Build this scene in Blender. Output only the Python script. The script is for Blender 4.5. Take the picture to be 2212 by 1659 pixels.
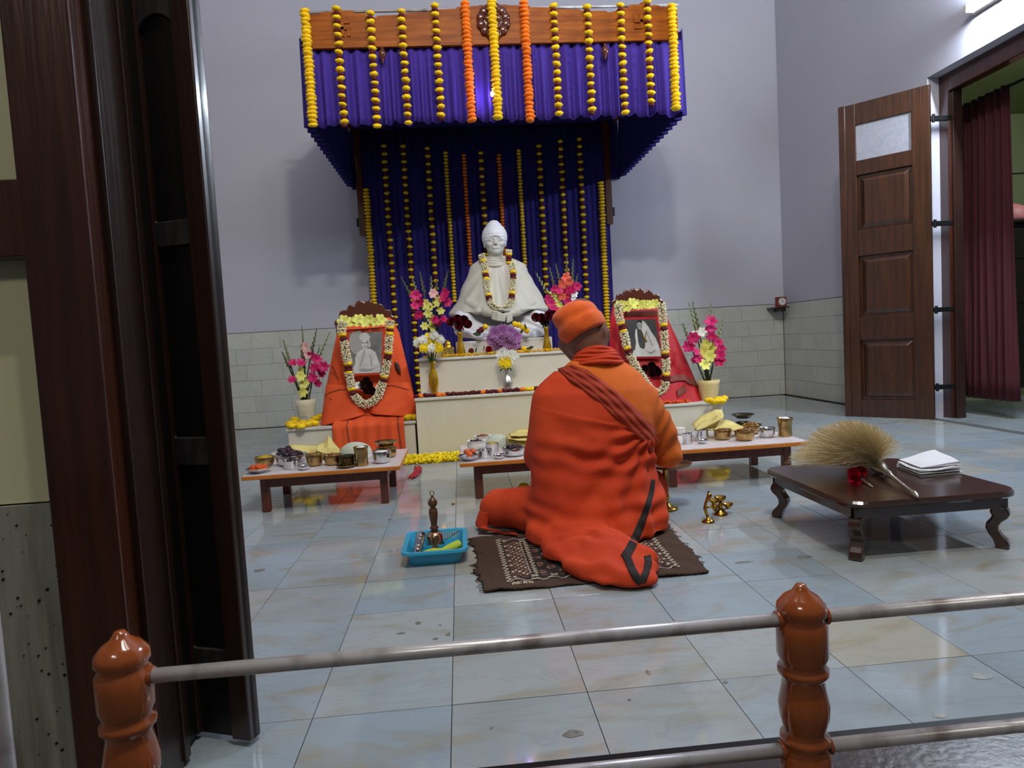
import bpy, math, random
import numpy as np
from mathutils import Vector, Matrix, Euler
from mathutils.bvhtree import BVHTree
random.seed(7); rng=np.random.RandomState(3)
PI=math.pi
for o in list(bpy.data.objects): bpy.data.objects.remove(o)
SC=bpy.context.scene; COL=SC.collection
# ---------------------------------------------------------------- camera
FPX=1470.0; CW,CH=2212,1659; EYE=Vector((0,0,.8033))
RV=Vector((0.99543897,-0.07707711,-0.05621722)); UV_=Vector((0.06103129,0.06159339,0.99623363)); FV=Vector((0.0733242,0.99512078,-0.06601657))
cd=bpy.data.cameras.new('camera'); cam=bpy.data.objects.new('camera',cd); COL.objects.link(cam)
cd.sensor_fit='HORIZONTAL'; cd.sensor_width=36; cd.lens=36*FPX/CW; cd.clip_start=.05; cd.clip_end=60
M=Matrix((RV,UV_,-FV)).transposed().to_4x4(); M.translation=EYE; cam.matrix_world=M
SC.camera=cam
SC.view_settings.view_transform='Standard'; SC.view_settings.look='None'; SC.view_settings.gamma=1
SC.view_settings.use_curve_mapping=False; SC.view_settings.exposure=-.13
# ---------------------------------------------------------------- light
wd=bpy.data.worlds.new('world'); SC.world=wd; wd.use_nodes=True
wd.node_tree.nodes['Background'].inputs[0].default_value=(.55,.64,.74,1); wd.node_tree.nodes['Background'].inputs[1].default_value=.11
def area(name,loc,target,sx,sy,power,col):
    l=bpy.data.lights.new(name,'AREA'); l.shape='RECTANGLE'; l.size=sx; l.size_y=sy; l.energy=power; l.color=col
    o=bpy.data.objects.new(name,l); COL.objects.link(o); o.location=loc
    o.rotation_euler=(Vector(target)-Vector(loc)).to_track_quat('-Z','Y').to_euler(); return o
area('main_light',(.53,.32,4.62),(.4,7.4,2.4),.28,.10,98,(1.0,.975,.90))
area('second_light',(1.15,.30,4.62),(.6,7.4,2.4),.28,.10,24,(1.0,.98,.92))
area('hall_light',(-1.4,-1.8,3.6),(0,1,0),1.2,.3,30,(1.0,.95,.84))
area('back_fill_light',(.4,1.0,5.1),(.4,7.4,2.1),3.6,.5,138,(1.0,.985,.92))  # added soft fill that brightens the back wall, not a fixture of the room
area('next_room_light',(5.6,5.2,3.0),(5.4,7,1),.8,.5,20,(.90,1.0,.78))
# ---------------------------------------------------------------- pixel helpers: a point seen at a pixel, at a known depth or height
def ray(px,py): return FV+RV*((px-CW/2)/FPX)-UV_*((py-CH/2)/FPX)
def at(px,py,Y): d=ray(px,py); return EYE+d*(Y/d.y)
def fl(px,py,z=0.): d=ray(px,py); return EYE+d*((z-EYE.z)/d.z)
def ax(px,py,X): d=ray(px,py); return EYE+d*(X/d.x)
# ---------------------------------------------------------------- materials
MATS={}
def lin(c): return tuple(((v/255)/12.92 if v<=10 else (((v/255)+.055)/1.055)**2.4) for v in c)+(1,)
def mat(name,col,rough=.5,metal=0,col2=None,scale=8,bump=0,bscale=60,spec=.5,rnd=0,stretch=(1,1,1),coat=0,emit=None,es=0,sheen=0,trans=0,detail=4,contrast=(.35,.65)):
    if name in MATS: return MATS[name]
    m=bpy.data.materials.new(name); m.use_nodes=True; nt=m.node_tree; N=nt.nodes; L=nt.links
    b=N['Principled BSDF']; c1=lin(col); b.inputs['Base Color'].default_value=c1
    b.inputs['Roughness'].default_value=rough; b.inputs['Metallic'].default_value=metal
    b.inputs['Specular IOR Level'].default_value=spec; b.inputs['Coat Weight'].default_value=coat; b.inputs['Coat Roughness'].default_value=.12
    b.inputs['Sheen Weight'].default_value=sheen; b.inputs['Transmission Weight'].default_value=trans
    tc=None
    if col2 or bump:
        g=N.new('ShaderNodeTexCoord'); mp=N.new('ShaderNodeMapping'); mp.inputs['Scale'].default_value=stretch
        L.new(g.outputs['Object'],mp.inputs['Vector']); tc=mp.outputs[0]
        if rnd:
            oi=N.new('ShaderNodeObjectInfo'); ad=N.new('ShaderNodeVectorMath'); ad.operation='MULTIPLY_ADD'
            L.new(oi.outputs['Random'],ad.inputs[0]); ad.inputs[1].default_value=(37,91,53); L.new(mp.outputs[0],ad.inputs[2]); tc=ad.outputs[0]
    out=None
    if col2:
        n=N.new('ShaderNodeTexNoise'); n.inputs['Scale'].default_value=scale; n.inputs['Detail'].default_value=detail; L.new(tc,n.inputs['Vector'])
        r=N.new('ShaderNodeMapRange'); r.inputs[1].default_value=contrast[0]; r.inputs[2].default_value=contrast[1]; L.new(n.outputs[0],r.inputs[0])
        x=N.new('ShaderNodeMix'); x.data_type='RGBA'; x.inputs[6].default_value=c1; x.inputs[7].default_value=lin(col2); L.new(r.outputs[0],x.inputs[0]); out=x.outputs[2]
    if rnd:
        oi=N.new('ShaderNodeObjectInfo'); h=N.new('ShaderNodeHueSaturation'); r2=N.new('ShaderNodeMapRange')
        r2.inputs[3].default_value=1-rnd; r2.inputs[4].default_value=1+rnd; L.new(oi.outputs['Random'],r2.inputs[0]); L.new(r2.outputs[0],h.inputs['Value'])
        if out: L.new(out,h.inputs['Color'])
        else: h.inputs['Color'].default_value=c1
        out=h.outputs[0]
    if out: L.new(out,b.inputs['Base Color'])
    if bump:
        n=N.new('ShaderNodeTexNoise'); n.inputs['Scale'].default_value=bscale; n.inputs['Detail'].default_value=3; L.new(tc,n.inputs['Vector'])
        bp=N.new('ShaderNodeBump'); bp.inputs['Strength'].default_value=bump; bp.inputs['Distance'].default_value=.01; L.new(n.outputs[0],bp.inputs['Height']); L.new(bp.outputs[0],b.inputs['Normal'])
    if emit: b.inputs['Emission Color'].default_value=lin(emit); b.inputs['Emission Strength'].default_value=es
    MATS[name]=m; return m
def marble(name,ca,cb,cc,rough,vein=(150,140,120),sc=3.0,vs=.14,patch=None):
    # polished marble: each tile gets its own tone, soft clouds and thin veins
    m=bpy.data.materials.new(name); m.use_nodes=True; nt=m.node_tree; N=nt.nodes; L=nt.links; b=N['Principled BSDF']
    ge=N.new('ShaderNodeNewGeometry'); oi=N.new('ShaderNodeObjectInfo')
    ad=N.new('ShaderNodeVectorMath'); ad.operation='MULTIPLY_ADD'; L.new(oi.outputs['Random'],ad.inputs[0]); ad.inputs[1].default_value=(31,57,11); L.new(ge.outputs['Position'],ad.inputs[2])
    ramp=N.new('ShaderNodeValToRGB'); L.new(oi.outputs['Random'],ramp.inputs[0]); e=ramp.color_ramp.elements
    e[0].color=lin(ca); e[1].color=lin(cc); k=e.new(.5); k.color=lin(cb); e[0].position=.1; e[1].position=.9
    n1=N.new('ShaderNodeTexNoise'); n1.inputs['Scale'].default_value=sc; n1.inputs['Detail'].default_value=5; n1.inputs['Distortion'].default_value=.8; L.new(ad.outputs[0],n1.inputs['Vector'])
    r1=N.new('ShaderNodeMapRange'); r1.inputs[1].default_value=.45; r1.inputs[2].default_value=.8; r1.inputs[4].default_value=.55; L.new(n1.outputs[0],r1.inputs[0])
    mx=N.new('ShaderNodeMix'); mx.data_type='RGBA'; L.new(r1.outputs[0],mx.inputs[0]); L.new(ramp.outputs[0],mx.inputs[6]); mx.inputs[7].default_value=lin(vein)
    if patch:
        n5=N.new('ShaderNodeTexNoise'); n5.inputs['Scale'].default_value=2.6; n5.inputs['Detail'].default_value=6; n5.inputs['Distortion'].default_value=1.6
        m5=N.new('ShaderNodeMapping'); m5.inputs['Rotation'].default_value=(0,0,-.6); m5.inputs['Scale'].default_value=(1,2.4,1); m5.inputs['Location'].default_value=(7,3,1); L.new(ad.outputs[0],m5.inputs['Vector']); L.new(m5.outputs[0],n5.inputs['Vector'])
        r5=N.new('ShaderNodeMapRange'); r5.inputs[1].default_value=.52; r5.inputs[2].default_value=.74; r5.inputs[4].default_value=.75; L.new(n5.outputs[0],r5.inputs[0])
        x5=N.new('ShaderNodeMix'); x5.data_type='RGBA'; L.new(r5.outputs[0],x5.inputs[0]); L.new(mx.outputs[2],x5.inputs[6]); x5.inputs[7].default_value=lin(patch); mx=x5
    mp=N.new('ShaderNodeMapping'); mp.inputs['Rotation'].default_value=(0,0,.5); mp.inputs['Scale'].default_value=(1,3,1); L.new(ad.outputs[0],mp.inputs['Vector'])
    n2=N.new('ShaderNodeTexNoise'); n2.inputs['Scale'].default_value=2.2; n2.inputs['Detail'].default_value=8; n2.inputs['Distortion'].default_value=1.4; L.new(mp.outputs[0],n2.inputs['Vector'])
    s=N.new('ShaderNodeMath'); s.operation='SUBTRACT'; L.new(n2.outputs[0],s.inputs[0]); s.inputs[1].default_value=.5
    a=N.new('ShaderNodeMath'); a.operation='ABSOLUTE'; L.new(s.outputs[0],a.inputs[0])
    r2=N.new('ShaderNodeMapRange'); r2.inputs[1].default_value=.0; r2.inputs[2].default_value=.022; r2.inputs[3].default_value=vs; r2.inputs[4].default_value=0; L.new(a.outputs[0],r2.inputs[0])
    m2=N.new('ShaderNodeMix'); m2.data_type='RGBA'; L.new(r2.outputs[0],m2.inputs[0]); L.new(mx.outputs[2],m2.inputs[6]); m2.inputs[7].default_value=lin((88,84,76))
    L.new(m2.outputs[2],b.inputs['Base Color']); b.inputs['Roughness'].default_value=rough; b.inputs['Specular IOR Level'].default_value=.62
    n3=N.new('ShaderNodeTexNoise'); n3.inputs['Scale'].default_value=9; L.new(ge.outputs['Position'],n3.inputs['Vector'])
    r3=N.new('ShaderNodeMapRange'); r3.inputs[3].default_value=rough*.7; r3.inputs[4].default_value=rough*1.6; L.new(n3.outputs[0],r3.inputs[0]); L.new(r3.outputs[0],b.inputs['Roughness'])
    MATS[name]=m; return m
M_floor=marble('floor_marble',(150,166,178),(166,172,174),(172,168,152),.055,vein=(132,134,132),sc=1.6,vs=.10,patch=(150,140,116))
M_wtile=marble('wall_marble',(184,186,180),(192,192,184),(198,194,180),.30,vein=(168,166,154),sc=5,vs=.08)
M_altar=marble('altar_marble',(214,208,190),(218,210,192),(212,206,186),.35,vein=(200,192,170),sc=2,vs=.03)
M_slab=mat('white_slab',(215,210,198),.3,col2=(200,196,186),scale=5)
M_wall=mat('lilac_wall_paint',(184,182,194),.75,col2=(179,178,191),scale=1.2,bump=.05,bscale=40)
M_grout=mat('grout',(74,74,72),.9)
M_cream=mat('cream_paint',(216,210,172),.8,col2=(208,202,162),scale=2)
M_green=mat('pale_green_paint',(206,214,178),.8)
M_granite=mat('grey_terrazzo',(150,148,136),.6,col2=(112,110,98),scale=7,stretch=(6,6,.6))
M_olive=mat('next_ceiling_paint',(150,156,112),.8)
M_jamb=mat('brown_varnished_wood',(68,30,15),.28,col2=(50,21,9),scale=6,stretch=(8,8,.5),coat=.5,bump=.15,bscale=9)
M_leaf=mat('dark_varnished_wood',(48,28,22),.35,col2=(38,20,14),scale=6,stretch=(8,8,.5),coat=.3,bump=.12,bscale=9)
M_grey=mat('worn_grey_wood',(58,55,56),.6,col2=(40,34,32),scale=14,stretch=(4,4,.7))
M_hole=mat('near_black_wood',(14,8,7),.5)  # near black, for the folded leaf, leaf core and terrazzo flecks
M_door=mat('teak_door_wood',(68,36,15),.28,col2=(46,23,10),scale=5,stretch=(7,7,.5),coat=.6,bump=.2,bscale=8)
M_glass=mat('frosted_glass',(150,150,160),.45,col2=(140,140,150),scale=30,bump=.3,bscale=200)
M_iron=mat('black_iron',(28,28,30),.5,metal=.6)
M_beam=mat('honey_wood',(160,86,9),.45,col2=(124,58,4),scale=5,stretch=(.6,8,8),spec=.15)
M_carve=mat('carved_dark_wood',(86,42,28),.22,coat=.5)
M_velv=mat('violet_cloth',(62,38,142),.85,sheen=0)
M_navy=mat('navy_cloth',(32,20,104),.9,sheen=0)
M_steel=mat('steel',(205,205,205),.16,metal=1,bump=.03,bscale=30)
M_pipe=mat('dull_grey_pipe',(204,200,202),.3,metal=.35,col2=(150,138,134),scale=18,bump=.05,bscale=50,contrast=(.5,.7))
M_brass=mat('brass',(200,160,70),.18,metal=1,col2=(170,130,50),scale=20)
M_bronze=mat('bronze_bowl',(178,148,96),.28,metal=1)
M_gold=mat('gold_paint',(206,160,44),.28,metal=.85)
M_silver=mat('silver',(206,204,196),.28,metal=.95,bump=.25,bscale=160)
M_yel=mat('yellow_marigold',(252,214,10),.7,rnd=.08,col2=(240,190,0),scale=90)
M_ora=mat('orange_marigold',(250,136,14),.7,rnd=.08,col2=(236,110,4),scale=90)
M_mar=mat('maroon_marigold',(104,14,18),.8,rnd=.15,col2=(70,8,10),scale=90)
M_jas=mat('cream_jasmine',(238,230,200),.65,col2=(214,204,164),scale=50)
M_pyel=mat('pale_yellow_petal',(238,232,128),.6,col2=(220,222,96),scale=40)
M_mag=mat('magenta_petal',(220,24,110),.55,col2=(180,14,90),scale=40)
M_pink=mat('pale_pink_petal',(240,190,186),.6,col2=(226,170,160),scale=40)
M_coral=mat('coral_petal',(246,120,90),.6,col2=(236,96,80),scale=40)
M_whitef=mat('white_petal',(240,240,232),.6)
M_pur=mat('mauve_petal',(208,156,208),.6,col2=(184,128,188),scale=60)
M_rose=mat('dark_red_rose',(118,8,30),.5,col2=(70,4,16),scale=50)
M_rose2=mat('bright_red_rose',(190,10,44),.5,col2=(130,6,26),scale=50)
M_stem=mat('green_stem',(78,92,48),.6,col2=(94,84,62),scale=40)
M_bud=mat('pale_green_bud',(150,160,110),.6)
M_leafg=mat('dark_green_leaf',(38,60,28),.5)
M_drleaf=mat('dried_leaf',(66,34,20),.7)
M_pot=mat('white_woven_pot',(224,214,180),.6,bump=.6,bscale=70)
M_pot2=mat('cream_woven_pot',(216,196,140),.6,bump=.6,bscale=70)
M_stat=mat('white_marble_statue',(205,205,202),.38,col2=(192,192,188),scale=6)
M_silk=mat('white_silk_cloth',(216,217,224),.5)
M_scarf=mat('ivory_statue_cloak',(198,194,184),.6,col2=(190,186,174),scale=4)
M_orc=mat('orange_cotton',(224,84,32),.85,col2=(214,76,28),scale=4,bump=.1,bscale=200)
M_red=mat('red_silk',(188,8,28),.6,col2=(168,6,22),scale=3)
M_bord=mat('brown_border',(112,44,34),.7,col2=(134,62,44),scale=60)
M_frame=mat('orange_red_frame',(214,66,34),.5)
M_photo=mat('photo_dark_grey',(98,98,98),.35,col2=(140,140,138),scale=9,coat=.3)
M_photo2=mat('photo_charcoal',(66,66,70),.35,col2=(78,78,80),scale=9,coat=.3)
M_pw=mat('photo_white',(222,222,222),.4,col2=(200,200,200),scale=18)
M_pg=mat('photo_mid_grey',(168,168,168),.4)
M_pd=mat('photo_black',(36,36,38),.4)
M_laminate=mat('white_laminate',(214,204,206),.3)
M_tedge=mat('orange_wood_edge',(206,128,50),.4,col2=(190,110,40),scale=10,stretch=(1,8,8))
M_tleg=mat('red_brown_wood',(98,48,34),.4,col2=(80,36,24),scale=8,stretch=(6,6,1),coat=.2)
M_orn=mat('ornate_table_wood',(60,34,23),.24,col2=(48,26,18),scale=6,stretch=(1,5,5),coat=.6)
M_post=mat('orange_brown_varnish',(160,82,34),.16,col2=(144,68,26),scale=5,stretch=(5,5,1),coat=.7)
M_towel=mat('white_towel',(226,226,232),.9,bump=.5,bscale=300)
M_hair=mat('yak_hair',(222,202,156),.7)
M_blue=mat('blue_plastic',(52,164,204),.35)
M_lime=mat('lime_cloth',(190,210,70),.8,col2=(170,194,60),scale=20)
M_bellw=mat('dark_turned_metal',(110,80,62),.35,metal=.6)
M_rugb=mat('rug_plain_brown',(66,48,36),.95,bump=.6,bscale=400)
M_skin=mat('brown_skin',(122,78,60),.5,col2=(108,66,50),scale=10)
M_hairs=mat('cropped_grey_hair',(96,76,66),.8)
M_cap=mat('orange_wool_cap',(232,98,10),.9,col2=(222,86,6),scale=30,bump=.5,bscale=260,sheen=.2)
M_shirt=mat('light_orange_cotton',(214,104,20),.85,col2=(202,92,15),scale=5,bump=.25,bscale=300)
M_shawl=mat('red_orange_cotton',(202,62,8),.85,col2=(188,50,6),scale=5,bump=.25,bscale=300)
M_band=mat('rust_cotton',(160,52,22),.85,col2=(144,42,20),scale=12,bump=.3,bscale=300)
M_blackb=mat('black_border',(28,20,20),.85)
M_curt=mat('maroon_curtain',(62,4,17),.85,sheen=0)
M_cab=mat('dark_cabinet',(34,32,32),.4)
M_cabl=mat('cabinet_trim',(110,104,92),.5)
M_lamp=mat('tube_glow',(255,255,255),.5,emit=(225,240,255),es=700)
M_bulb=mat('violet_bulb',(255,255,255),.5,emit=(190,165,255),es=40)
M_food={'y':mat('yellow_rice',(196,160,20),.6,bump=1,bscale=120),'o':mat('orange_sweet',(206,84,20),.5,bump=.6,bscale=60),
 'b':mat('brown_fry',(96,52,22),.5,col2=(150,96,40),scale=40,bump=1,bscale=60),'p':mat('purple_black_food',(48,22,34),.4,bump=1,bscale=60),
 'w':mat('white_rice',(214,220,200),.7,bump=1,bscale=200),'g':mat('dark_greens',(30,34,16),.5,bump=1,bscale=60),'c':mat('white_curd',(226,224,214),.4),
 'n':mat('golden_fry',(150,112,34),.5,col2=(110,66,20),scale=50,bump=1,bscale=60),'f':mat('fried_bread',(224,208,134),.6,col2=(206,184,104),scale=12,bump=.4,bscale=50)}
# ---------------------------------------------------------------- geometry builder
class G:
    def __init__(s): s.v=[]; s.f=[]
    def add(s,v,f):
        n=len(s.v); s.v.extend([tuple(p) for p in v]); s.f.extend([tuple(i+n for i in q) for q in f]); return s
    def box(s,x0,x1,y0,y1,z0,z1,m=None):
        v=[Vector((x,y,z)) for x in (x0,x1) for y in (y0,y1) for z in (z0,z1)]
        if m is not None: v=[m@p for p in v]
        return s.add(v,[(0,1,3,2),(4,6,7,5),(0,4,5,1),(2,3,7,6),(0,2,6,4),(1,5,7,3)])
    def lathe(s,prof,seg=24,m=None,cap=True,sx=1,sy=1):
        v=[];f=[];n=len(prof)
        for r,z in prof:
            for k in range(seg):
                a=2*PI*k/seg; v.append(Vector((r*math.cos(a)*sx,r*math.sin(a)*sy,z)))
        for i in range(n-1):
            for k in range(seg):
                k2=(k+1)%seg; f.append((i*seg+k,i*seg+k2,(i+1)*seg+k2,(i+1)*seg+k))
        if cap: f.append(tuple(range(seg-1,-1,-1))); f.append(tuple((n-1)*seg+k for k in range(seg)))
        if m is not None: v=[m@p for p in v]
        return s.add(v,f)
    def tube(s,pts,r,seg=8,cap=True,flat=1.):
        pts=[Vector(p) for p in pts]; n=len(pts); rs=r if isinstance(r,(list,tuple)) else [r]*n
        v=[];f=[]; up=Vector((0,0,1)); prev=None
        for i,p in enumerate(pts):
            t=(pts[min(i+1,n-1)]-pts[max(i-1,0)]).normalized()
            if prev is None: a=t.cross(up); a=a if a.length>.05 else t.cross(Vector((1,0,0)))
            else: a=prev-t*prev.dot(t)
            a.normalize(); b=t.cross(a); prev=a
            for k in range(seg):
                q=2*PI*k/seg; v.append(p+a*(rs[i]*math.cos(q))+b*(rs[i]*math.sin(q)*flat))
        for i in range(n-1):
            for k in range(seg):
                k2=(k+1)%seg; f.append((i*seg+k,i*seg+k2,(i+1)*seg+k2,(i+1)*seg+k))
        if cap: f.append(tuple(range(seg-1,-1,-1))); f.append(tuple((n-1)*seg+k for k in range(seg)))
        return s.add(v,f)
    def ball(s,c,r,u=12,w=8,jit=0,m=None,fn=None):
        c=Vector(c); r=r if isinstance(r,(list,tuple)) else (r,r,r); v=[];f=[]
        for i in range(w+1):
            t=PI*i/w
            for k in range(u):
                a=2*PI*k/u; d=Vector((math.sin(t)*math.cos(a),math.sin(t)*math.sin(a),math.cos(t)))
                q=1+(random.uniform(-jit,jit) if 0<i<w else 0)
                if fn: q*=fn(t,a)
                p=Vector((d.x*r[0]*q,d.y*r[1]*q,d.z*r[2]*q))
                if m is not None: p=m@p
                v.append(c+p)
        for i in range(w):
            for k in range(u):
                k2=(k+1)%u; f.append((i*u+k,(i+1)*u+k,(i+1)*u+k2,i*u+k2))
        return s.add(v,f)
    def grid(s,fn,nu,nv,thick=0,closed=False):
        v=[Vector(fn(i/nu,j/nv)) for j in range(nv+1) for i in range(nu+1)]
        W=nu+1; f=[(j*W+i,j*W+i+1,(j+1)*W+i+1,(j+1)*W+i) for j in range(nv) for i in range(nu)]
        return s.add(v,f)
    def prism(s,poly,m,d):
        # polygon in local xy, extruded along local z by d
        n=len(poly); v=[m@Vector((x,y,0)) for x,y in poly]+[m@Vector((x,y,d)) for x,y in poly]
        return s.add(v,[tuple(range(n-1,-1,-1)),tuple(range(n,2*n))]+[(i,(i+1)%n,n+(i+1)%n,n+i) for i in range(n)])
    def xf(s,m): s.v=[tuple(m@Vector(p)) for p in s.v]; return s
LOC={}
def mk(name,g,m,parent=None,smooth=False,bevel=0,sub=0,thick=0,base=False):
    me=bpy.data.meshes.new(name)
    A=np.array(g.v,float); lo=A.min(0); hi=A.max(0); c=(lo+hi)/2
    if parent is None or base: c[2]=lo[2]
    A=A-c; me.from_pydata(A.tolist(),[],g.f); me.update()
    if smooth: me.polygons.foreach_set('use_smooth',[True]*len(me.polygons))
    if m: me.materials.append(m)
    o=bpy.data.objects.new(name,me); COL.objects.link(o); LOC[o.name]=Vector(c)
    if parent: o.parent=parent; o.location=Vector(c)-LOC[parent.name]
    else: o.location=Vector(c)
    if thick: k=o.modifiers.new('thick','SOLIDIFY'); k.thickness=thick; k.offset=0
    if bevel: k=o.modifiers.new('bevel','BEVEL'); k.width=bevel; k.segments=2; k.limit_method='ANGLE'; k.angle_limit=.6
    if sub: k=o.modifiers.new('sub','SUBSURF'); k.levels=sub; k.render_levels=sub
    return o
def tag(o,label=None,cat=None,group=None,kind=None):
    if label: o['label']=label
    if cat: o['category']=cat
    if group: o['group']=group
    if kind: o['kind']=kind
    return o
def thing(name,label,cat,loc,group=None,kind=None):
    o=bpy.data.objects.new(name,None); COL.objects.link(o); o.location=loc; o.empty_display_size=.05; LOC[o.name]=Vector(loc)
    return tag(o,label,cat,group,kind)
def inst(src,name,parent,loc,rot=(0,0,0),scale=(1,1,1)):
    o=bpy.data.objects.new(name,src); COL.objects.link(o); LOC[o.name]=Vector(loc)
    if parent: o.parent=parent; o.location=Vector(loc)-LOC[parent.name]
    else: o.location=loc
    o.rotation_euler=rot; o.scale=scale if isinstance(scale,(tuple,list)) else (scale,)*3
    return o
def mesh(name,g,m,smooth=True):
    me=bpy.data.meshes.new(name); me.from_pydata([list(p) for p in g.v],[],g.f); me.update()
    if smooth: me.polygons.foreach_set('use_smooth',[True]*len(me.polygons))
    me.materials.append(m); return me
# ---------------------------------------------------------------- implicit surfaces -> one continuous mesh (surface nets)
def smin(a,b,k): h=np.clip(.5+.5*(b-a)/k,0,1); return b*(1-h)+a*h-k*h*(1-h)
def smax(a,b,k): return -smin(-a,-b,k)
def cap(P,a,b,r1,r2=None,flat=None):
    r2=r1 if r2 is None else r2; a=np.array(a,float); b=np.array(b,float); d=b-a
    t=np.clip(((P[0]-a[0])*d[0]+(P[1]-a[1])*d[1]+(P[2]-a[2])*d[2])/(d@d+1e-9),0,1)
    q=[P[i]-a[i]-t*d[i] for i in range(3)]
    if flat is not None: q[2]=q[2]*flat
    return np.sqrt(q[0]**2+q[1]**2+q[2]**2)-(r1+(r2-r1)*t)
def ell(P,c,r,rot=None):
    q=[P[i]-c[i] for i in range(3)]
    if rot is not None:
        R=np.array(Euler(rot).to_matrix().transposed()); q=[R[i,0]*q[0]+R[i,1]*q[1]+R[i,2]*q[2] for i in range(3)]
    k0=np.sqrt(sum((q[i]/r[i])**2 for i in range(3))); k1=np.sqrt(sum((q[i]/r[i]**2)**2 for i in range(3)))+1e-9
    return k0*(k0-1)/k1
def chain(P,pts,k=.02,flat=None):
    d=None
    for (a,ra),(b,rb) in zip(pts[:-1],pts[1:]):
        e=cap(P,a,b,ra,rb,flat); d=e if d is None else smin(d,e,k)
    return d
def nets(fn,lo,hi,h):
    n=[int(math.ceil((hi[i]-lo[i])/h))+1 for i in range(3)]
    ax_=[lo[i]+h*np.arange(n[i]) for i in range(3)]
    X,Y,Z=np.meshgrid(*ax_,indexing='ij'); D=fn((X,Y,Z)).astype(np.float32); S=D<0
    cn=[k-1 for k in n]; cnt=np.zeros(cn); acc=np.zeros(cn+[3])
    offs=[(i,j,k) for i in (0,1) for j in (0,1) for k in (0,1)]
    sl=lambda o:tuple(slice(o[i],o[i]+cn[i]) for i in range(3))
    for a in offs:
        for i in range(3):
            if a[i]: continue
            b=list(a); b[i]=1
            da=D[sl(a)]; db=D[sl(b)]; c=(da<0)!=(db<0); t=np.where(c,da/(da-db+1e-12),0)
            cnt+=c
            for j in range(3): acc[...,j]+=np.where(c,a[j]+(t if j==i else 0),0)
    act=cnt>0; idx=-np.ones(cn,int); idx[act]=np.arange(act.sum())
    base=np.stack(np.nonzero(act),1); V=(base+acc[act]/cnt[act][:,None])*h+np.array(lo)
    F=[]
    for i in range(3):
        j,k=(i+1)%3,(i+2)%3
        s0=[slice(None)]*3; s1=[slice(None)]*3; s0[i]=slice(0,-1); s1[i]=slice(1,None)
        c=S[tuple(s0)]!=S[tuple(s1)]; e=np.stack(np.nonzero(c),1); ins=S[tuple(s0)][c]
        ok=(e[:,j]>0)&(e[:,k]>0)&(e[:,j]<cn[j])&(e[:,k]<cn[k])&(e[:,i]<cn[i]); e=e[ok]; ins=ins[ok]
        def g(dj,dk): q=e.copy(); q[:,j]-=dj; q[:,k]-=dk; return idx[q[:,0],q[:,1],q[:,2]]
        q=np.stack([g(1,1),g(0,1),g(0,0),g(1,0)],1); q[~ins]=q[~ins][:,::-1]; F.append(q)
    F=np.concatenate(F); F=F[(F>=0).all(1)]
    return V,F
def normals(V,F):
    n=np.cross(V[F[:,2]]-V[F[:,0]],V[F[:,3]]-V[F[:,1]]); N=np.zeros_like(V)
    for i in range(4): np.add.at(N,F[:,i],n)
    return N/(np.linalg.norm(N,axis=1)[:,None]+1e-12)
def relax(V,F,it=2,w=.5):
    for _ in range(it):
        S_=np.zeros_like(V); c=np.zeros(len(V))
        for i in range(4):
            for j in ((i+1)%4,(i+3)%4): np.add.at(S_,F[:,i],V[F[:,j]]); np.add.at(c,F[:,i],1)
        V=V*(1-w)+w*S_/np.maximum(c,1)[:,None]
    return V
def surf(name,fn,lo,hi,h,m,parent,disp=None,it=2,base=False):
    V,F=nets(fn,lo,hi,h); V=relax(V,F,it)
    if disp is not None: V=V+normals(V,F)*disp(V)[:,None]
    g=G(); g.v=[tuple(p) for p in V]; g.f=[tuple(int(i) for i in q) for q in F]
    o=mk(name,g,m,parent,smooth=True,base=base); return o,V,F
# ================================================================ STRUCTURE
XR,YB=3.66,7.45
TX,TY=.3048,.2830; X0,Y0=-.0654,1.4717
def struct(o,label,cat): return tag(o,label,cat,kind='structure')
floor=struct(mk('floor',G().box(-3.1,9.0,-3.0,10,-.06,-.012),M_grout),'white marble tiled floor of the shrine room','floor')
LOC['floor']=Vector(floor.location)
# marble floor tiles, each a part; the far ones joined
tme=None; tiles=[]
for j in range(-1,22):
    for i in range(-10,13):
        x=X0+i*TX; y=Y0+j*TY
        if x+TX>XR+.05 or y+TY>YB+.1: continue
        cx,cy=x+TX/2,y+TY/2
        if y>4.95 and -1.2<x and x+TX<1.9: continue
        d=Vector((cx,cy,-EYE.z)); u=d.dot(RV)/max(.01,d.dot(FV))*FPX+CW/2
        tiles.append((0 if 380<u<2420 else 1,cy,cx))
tiles.sort()
g=G(); w,h=TX/2-.0009,TY/2-.0009; b=.0003
g.add([(-w+b,-h+b,0),(w-b,-h+b,0),(w-b,h-b,0),(-w+b,h-b,0),(-w,-h,-b),(w,-h,-b),(w,h,-b),(-w,h,-b),(-w,-h,-.012),(w,-h,-.012),(w,h,-.012),(-w,h,-.012)],
 [(0,1,2,3),(4,5,1,0),(5,6,2,1),(6,7,3,2),(7,4,0,3),(8,9,5,4),(9,10,6,5),(10,11,7,6),(11,8,4,7)])
tme=mesh('floor_tile',g,M_floor,False); far=G()
for n,(_,cy,cx) in enumerate(tiles):
    dz=random.uniform(-.0004,.0004)
    if n<296: inst(tme,'floor_tile',floor,(cx,cy,dz),(random.uniform(-.0012,.0012),random.uniform(-.0012,.0012),0))
    else: far.add([(x+cx,y+cy,z+dz) for x,y,z in g.v],g.f)
if far.v: tag(mk('far_floor_tiles',far,M_floor,floor),kind='stuff')
nx=G()
for j in range(26):
    for i in range(14): nx.add([(x+XR+.02+TX/2+i*TX,y+1.3+j*TY,z) for x,y,z in g.v],g.f)
tag(mk('next_room_floor_tiles',nx,M_floor,floor),kind='stuff')
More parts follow.
